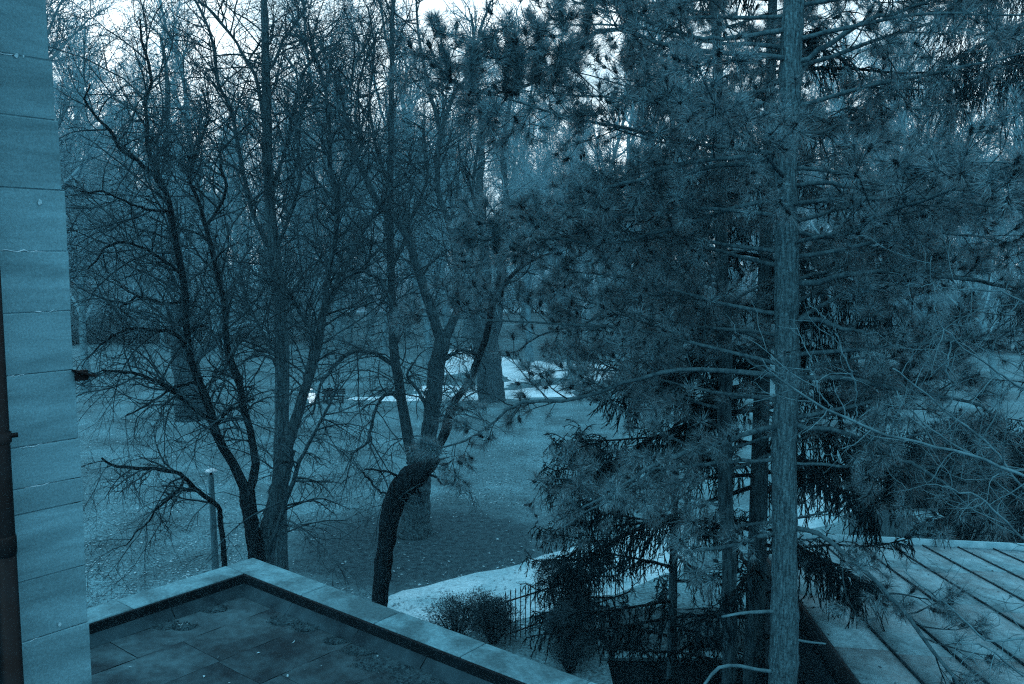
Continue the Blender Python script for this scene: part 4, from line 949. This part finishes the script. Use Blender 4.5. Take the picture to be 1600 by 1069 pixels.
# pale-barked bare tree leaning in from the right edge, close to the camera
traced_tree('pale_bare_tree', 'pale barked bare tree reaching thin twigs in from the right edge', ([(1790, 1500, 40), (1780, 1200, 36), (1765, 1000, 32), (1750, 850, 28), (1740, 700, 22), (1735, 500, 16), (1740, 300, 10)], 8.2, 8.2),
  [([(1752, 830, 9.5), (1680, 770, 7.5), (1600, 738, 6.1), (1530, 708, 6.1), (1450, 686, 5.4), (1380, 664, 5.4), (1310, 640, 4.8), (1250, 610, 4.1), (1205, 578, 2.7), (1195, 560, 2.0)], 8.2, 7.6),
   ([(1745, 760, 7.5), (1650, 790, 5.4), (1600, 765, 4.8), (1540, 690, 4.1), (1475, 638, 4.1), (1430, 606, 2.7), (1395, 575, 2.0)], 8.2, 7.9),
   ([(1475, 640, 3.4), (1492, 605, 3.4), (1484, 585, 3.4), (1488, 545, 2.7), (1492, 530, 2.0)], 7.9, 7.9),
   ([(1742, 640, 6.8), (1650, 620, 5.4), (1600, 605, 4.8), (1540, 560, 3.4), (1485, 520, 2.7), (1460, 480, 2.0)], 8.2, 7.4),
   ([(1738, 560, 6.8), (1660, 520, 4.8), (1600, 478, 4.1), (1560, 455, 3.4), (1490, 450, 2.7), (1450, 440, 2.0), (1452, 400, 1.5)], 8.2, 7.7),
   ([(1736, 420, 6.1), (1660, 300, 4.8), (1600, 250, 4.1), (1540, 250, 3.4), (1475, 248, 2.7), (1445, 205, 2.0)], 8.2, 7.5),
   ([(1300, 637, 2.7), (1275, 590, 2.7), (1271, 560, 2.0), (1275, 540, 1.5)], 7.7, 7.6), ([(1340, 650, 2.7), (1328, 575, 2.7), (1305, 520, 2.0)], 7.7, 7.5),
   ([(1765, 980, 8.2), (1680, 900, 6.1), (1600, 840, 4.8), (1540, 780, 4.1), (1500, 770, 3.4), (1470, 762, 2.7)], 8.2, 7.6),
   ([(1770, 1060, 8.2), (1700, 1020, 6.1), (1600, 1000, 4.8), (1535, 998, 4.1), (1480, 950, 3.4), (1440, 920, 2.7), (1410, 895, 2.0)], 8.2, 7.8),
   ([(1775, 1120, 7.5), (1680, 1090, 5.4), (1600, 1050, 4.1), (1540, 1010, 3.4), (1480, 1000, 2.0)], 8.2, 7.4),
   ([(1750, 800, 6.8), (1640, 740, 4.8), (1560, 725, 4.1), (1480, 690, 3.4), (1420, 640, 2.7), (1400, 610, 2.0)], 8.2, 8.6)],
  19, M['twig_pale'], M['twig_pale'], dens=2.4, up=.06, lens=(.25, .8), fine=.45, twm=M['twig_pale'], tw=.55, base_z=-2.6)

# ------------------------------------------------------------------ clipped shrubs and iron fence by the path
def leaf_shrub(name, label, x, y, rx, ry, h, n, seed, m, size=.035):
    r = rs(seed); root = empty(name, (x, y, 0)); tag(root, label, 'shrub')
    k = 26; a = r.rand(k) * 6.283; b = r.rand(k)
    lobes = np.stack([np.cos(a) * rx * .62 * np.sqrt(b), np.sin(a) * ry * .62 * np.sqrt(b), h * (.25 + .6 * r.rand(k))], 1); lr = .28 * (rx + ry) * .5 * (1.1 + .6 * r.rand(k))
    st = Tubes(); S = np.zeros((k, 3)); S[:, 0] = lobes[:, 0] * .15; S[:, 1] = lobes[:, 1] * .15
    P = np.stack([S, S * .6 + lobes * .4, lobes], 1); st.add(P, np.tile([.03, .02, .008], (k, 1)), 5); link('stems', st.mesh('stems'), M['bark_dark'], root)
    i = r.randint(k, size=n); d = unit(r.normal(0, 1, (n, 3))); rad = lr[i] * (.35 + .75 * r.rand(n) ** .6 + .5 * (r.rand(n) > .9) * r.rand(n))
    B = lobes[i] + d * rad[:, None]; B[:, 2] = np.abs(B[:, 2]) + .02
    D = unit(d + r.normal(0, .5, d.shape) + [0, 0, .4])
    o = link('leaves', needle_mesh('leaves', B, D, size * (.6 + 1.3 * r.rand(n)), size * (.3 + .4 * r.rand(n)), r), m, root); o['kind'] = 'stuff'
p = onz(770, 1005, 0); leaf_shrub('evergreen_shrub', 'rounded dark evergreen shrub just beyond the coping, left of fence', p[0], p[1], .8, .65, 1.25, 18000, 501, M['shrub'])
p = onz(712, 1000, 0); leaf_shrub('evergreen_shrub', 'low sparse evergreen shrub by the pale path, left of the rounded one', p[0], p[1], .9, .6, 1.05, 9000, 502, M['shrub'])
p = onz(895, 1030, 0); leaf_shrub('evergreen_shrub', 'tall dark evergreen shrub under the small spruce', p[0] - .1, p[1] + .7, .9, .7, 2.3, 22000, 503, M['shrub'])
p = onz(955, 1060, 0); leaf_shrub('evergreen_shrub', 'near dark evergreen shrub low beside the end of the coping', p[0] - .9, p[1] + .3, .8, .6, 1.7, 13000, 504, M['shrub'])
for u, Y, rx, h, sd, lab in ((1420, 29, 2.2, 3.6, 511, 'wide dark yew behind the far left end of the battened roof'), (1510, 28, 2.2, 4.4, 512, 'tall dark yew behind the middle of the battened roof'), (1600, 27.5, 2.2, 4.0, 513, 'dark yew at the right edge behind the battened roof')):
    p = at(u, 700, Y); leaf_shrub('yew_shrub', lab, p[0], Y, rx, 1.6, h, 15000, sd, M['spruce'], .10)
def iron_fence():
    a, b = onz(790, 1004, 0), onz(985, 935, 0)
    d = b - a; Lf = np.linalg.norm(d); d /= Lf
    root = empty('iron_fence', (a[0], a[1], 0), frame_rot(d)); tag(root, 'thin black iron picket fence along the pale path', 'fence')
    me = Tubes().add([[0, 0, 0], [0, 0, 1.18], [0, 0, 1.21], [0, 0, 1.32]], [.011, .011, .018, .002], 6).mesh('picket')
    for i in range(int(Lf / .16)):
        o = link('picket', me, M['iron'], root); o.location = (i * .16, 0, 0)
    for z in (.18, 1.02):
        o = link('rail', box_me('rail', Lf, .03, .03), M['iron'], root); o.location = (0, -.015, z)
iron_fence()

# ------------------------------------------------------------------ lamp post, bench, people
def lamp_post():
    p = at(337, 900, 21); top = at(337, 734, 21)[2]
    root = empty('lamp_post', (p[0], p[1], 0)); tag(root, 'wooden lamp post with flat white cap beside the forked tree', 'lamp post')
    link('post', Tubes().add([[0, 0, 0], [0, 0, top * .5], [-.03, 0, top - .25], [-.03, 0, top - .12]], [.09, .082, .068, .045], 12).mesh('post'), M['wood_post'], root)
    link('neck', Tubes().add([[-.03, 0, top - .14], [-.03, 0, top - .03]], [.035, .035], 8).mesh('neck'), M['iron'], root)
    c = Tubes().add([[-.02, 0, top - .05], [-.02, 0, top - .045], [-.02, 0, top - .01], [-.02, 0, top + .015], [-.02, 0, top + .02]], [.09, .145, .14, .08, .01], 14).mesh('lamp_cap'); link('lamp_cap', c, M['white'], root)
lamp_post()
def bench(x, y):
    root = empty('park_bench', (x, y, 0), math.radians(4)); tag(root, 'dark wooden park bench in front of the far pale path', 'bench')
    me = box_me('slat', 1.5, .09, .03, .005)
    for i in range(4): o = link('seat_slat', me, M['cloth_dark'], root); o.location = (-.75, -.22 + i * .11, .43)
    for i in range(3): o = link('back_slat', me, M['cloth_dark'], root); o.location = (-.75, .26 + .03 * i, .56 + i * .12); o.rotation_euler = (math.radians(78), 0, 0)
    for s in (-.62, .56):
        for yy in (-.2, .16): o = link('leg', box_me('leg', .06, .06, .43), M['iron'], root); o.location = (s, yy, 0)
        o = link('back_post', box_me('back_post', .06, .05, .9), M['iron'], root); o.location = (s, .235, 0)
pb = onz(521, 630, 0); bench(pb[0], pb[1])
def person(label, x, y, z, rz, joints, edges, rad, body_m, hair_m, head, hood=None):
    root = empty('person', (x, y, z), rz); tag(root, label, 'person')
    me = bpy.data.meshes.new('body'); me.from_pydata(joints, edges, []); me.update()
    o = link('body', me, body_m, root)
    sk = o.modifiers.new('skin', 'SKIN'); sk.use_smooth_shade = True
    for i, v in enumerate(o.data.skin_vertices[0].data): v.radius = (rad[i], rad[i]); v.use_root = (i == 0)
    su = o.modifiers.new('sub', 'SUBSURF'); su.levels = su.render_levels = 2
    import bmesh
    bm = bmesh.new(); bmesh.ops.create_uvsphere(bm, u_segments=16, v_segments=12, radius=1)
    for v in bm.verts:
        q = v.co.copy(); v.co = Vector((q.x * .085, q.y * .10 + (-.02 if q.z < -.2 else 0), q.z * .12))
        if abs(q.x) < .2 and q.y < -.8 and abs(q.z) < .2: v.co.y -= .02
    hm = bpy.data.meshes.new('head'); bm.to_mesh(hm); bm.free(); h = link('head', hm, M['skin'], root); h.location = head
    bm = bmesh.new(); bmesh.ops.create_uvsphere(bm, u_segments=16, v_segments=12, radius=1)
    for v in bm.verts:
        q = v.co.copy(); v.co = Vector((q.x * .10, q.y * .115 + .018, q.z * .135 + .012))
    bmesh.ops.delete(bm, geom=[v for v in bm.verts if v.co.y < -.045 and v.co.z < .06], context='VERTS')
    hm = bpy.data.meshes.new('hair'); bm.to_mesh(hm); bm.free(); h = link('hair' if hood is None else 'hood', hm, hair_m, root); h.location = head
    return root
SIT = [(0, .05, .50), (0, .06, .68), (0, .04, .90), (0, .02, 1.02),            # pelvis, waist, chest, neck
       (-.17, .04, .93), (-.22, -.02, .70), (-.12, -.20, .62), (.17, .04, .93), (.22, -.02, .70), (.12, -.20, .62),
       (-.10, -.08, .50), (-.11, -.40, .50), (-.11, -.42, .09), (-.11, -.56, .05), (.10, -.08, .50), (.11, -.40, .50), (.11, -.42, .09), (.11, -.56, .05)]
SE = [(0, 1), (1, 2), (2, 3), (2, 4), (4, 5), (5, 6), (2, 7), (7, 8), (8, 9), (0, 10), (10, 11), (11, 12), (12, 13), (0, 14), (14, 15), (15, 16), (16, 17)]
SR = [.15, .145, .155, .06, .075, .055, .04, .075, .055, .04, .09, .075, .055, .045, .09, .075, .055, .045]
person('person in dark clothes sitting on the bench by the far path', pb[0] - .25, pb[1], -.02, math.radians(8), SIT, SE, SR, M['cloth_dark'], M['cloth_dark'], (0, .0, 1.16))
pw = onz(487, 630, 0)
CR = [(x_ * 1.05, y_, z_ - .36) for x_, y_, z_ in SIT]; CR[11] = (-.14, -.30, .42); CR[12] = (-.13, -.20, .08); CR[13] = (-.13, -.34, .05); CR[15] = (.14, -.30, .42); CR[16] = (.13, -.20, .08); CR[17] = (.13, -.34, .05)
person('person in white hooded jacket crouching at the lawn edge near the bench', pw[0], pw[1], 0.0, math.radians(20), CR, SE, [a * 1.15 for a in SR], M['cloth_white'], M['cloth_white'], (0, .0, .80), hood=True)

# ------------------------------------------------------------------ fallen leaves on the lawn
def lawn_leaves():
    r = rs(61); n = 15000
    Y = 21.5 + 40 * r.rand(n) ** 1.7; u = 120 + 820 * r.rand(n); X = (u - 800) / F * Y * 1.02
    dens = np.sin(X * .9) * np.sin(Y * .5 + X * .3) + r.normal(0, .8, n)
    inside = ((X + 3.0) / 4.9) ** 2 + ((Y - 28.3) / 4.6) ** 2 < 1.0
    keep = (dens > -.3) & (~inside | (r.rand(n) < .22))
    P = np.stack([X, Y, np.full(n, .02)], 1)[keep]
    leaf_sheet('fallen_leaves', P, .025 + .035 * r.rand(len(P)), r, M['leaf_pale'], 'pale fallen leaves strewn over the lawn', 'leaves')
    n = 5000; P = np.stack([2.3 + 6.2 * r.rand(n), 20.15 + 2.7 * r.rand(n), .10 + .03 * r.rand(n)], 1)
    o = leaf_sheet('fallen_leaves', P, .02 + .03 * r.rand(n), r, M['litter'], 'brown leaf litter on the bank above the sunken yard', 'leaves')
lawn_leaves()
def grass():
    r = rs(71); n = 70000
    Y = 21.0 + 30 * r.rand(n) ** 1.5; u = 110 + 860 * r.rand(n); X = (u - 800) / F * Y * 1.02
    # blades stand in clumps
    cx = np.round(X / .5 + r.normal(0, .28, n)) * .5 + r.normal(0, .09, n); cy = np.round(Y / .7 + r.normal(0, .28, n)) * .7 + r.normal(0, .12, n)
    mix = r.rand(n) < .5; X = np.where(mix, cx, X); Y = np.where(mix, cy, Y)
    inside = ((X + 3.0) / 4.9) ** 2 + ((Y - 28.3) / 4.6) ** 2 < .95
    # keep the gravel clear
    zc = Y * CP + HCAM * SP; uu = 800 + F * X / zc; vv = 534.5 - F * (Y * SP - HCAM * CP) / zc
    edge = np.interp(uu, [520, 600, 690, 780, 850, 960, 1100], [985, 930, 908, 890, 868, 838, 810])
    ok = (vv < edge - 1) & (~inside | (r.rand(n) < .15)) & ~((X > PIT[0] - .3) & (X < PIT[1]) & (Y < 23.2))
    B = np.stack([X, Y, np.zeros(n)], 1)[ok]; m = len(B)
    D = unit(np.stack([r.normal(0, .55, m), r.normal(0, .55, m), np.ones(m)], 1))
    o = link('grass', needle_mesh('grass', B, D, .04 + .07 * r.rand(m), .010 + .012 * r.rand(m), r), M['blade'])
    tag(o, 'short uneven winter grass blades over the lawn', 'grass', None, 'stuff')
grass()

def haze():
    me = box_me('haze', 1440, 1000, 52); o = link('haze', me); o.location = (-720, -70, -4); tag(o, kind='stuff')
    m = bpy.data.materials.new('haze'); m.use_nodes = True; t = m.node_tree; t.nodes.clear()
    out = t.nodes.new('ShaderNodeOutputMaterial'); v = t.nodes.new('ShaderNodeVolumePrincipled')
    v.inputs['Color'].default_value = (.26, .72, 1, 1); v.inputs['Density'].default_value = 0.0007; v.inputs['Anisotropy'].default_value = 0.2
    t.links.new(v.outputs[0], out.inputs['Volume']); me.materials.append(m)
haze()
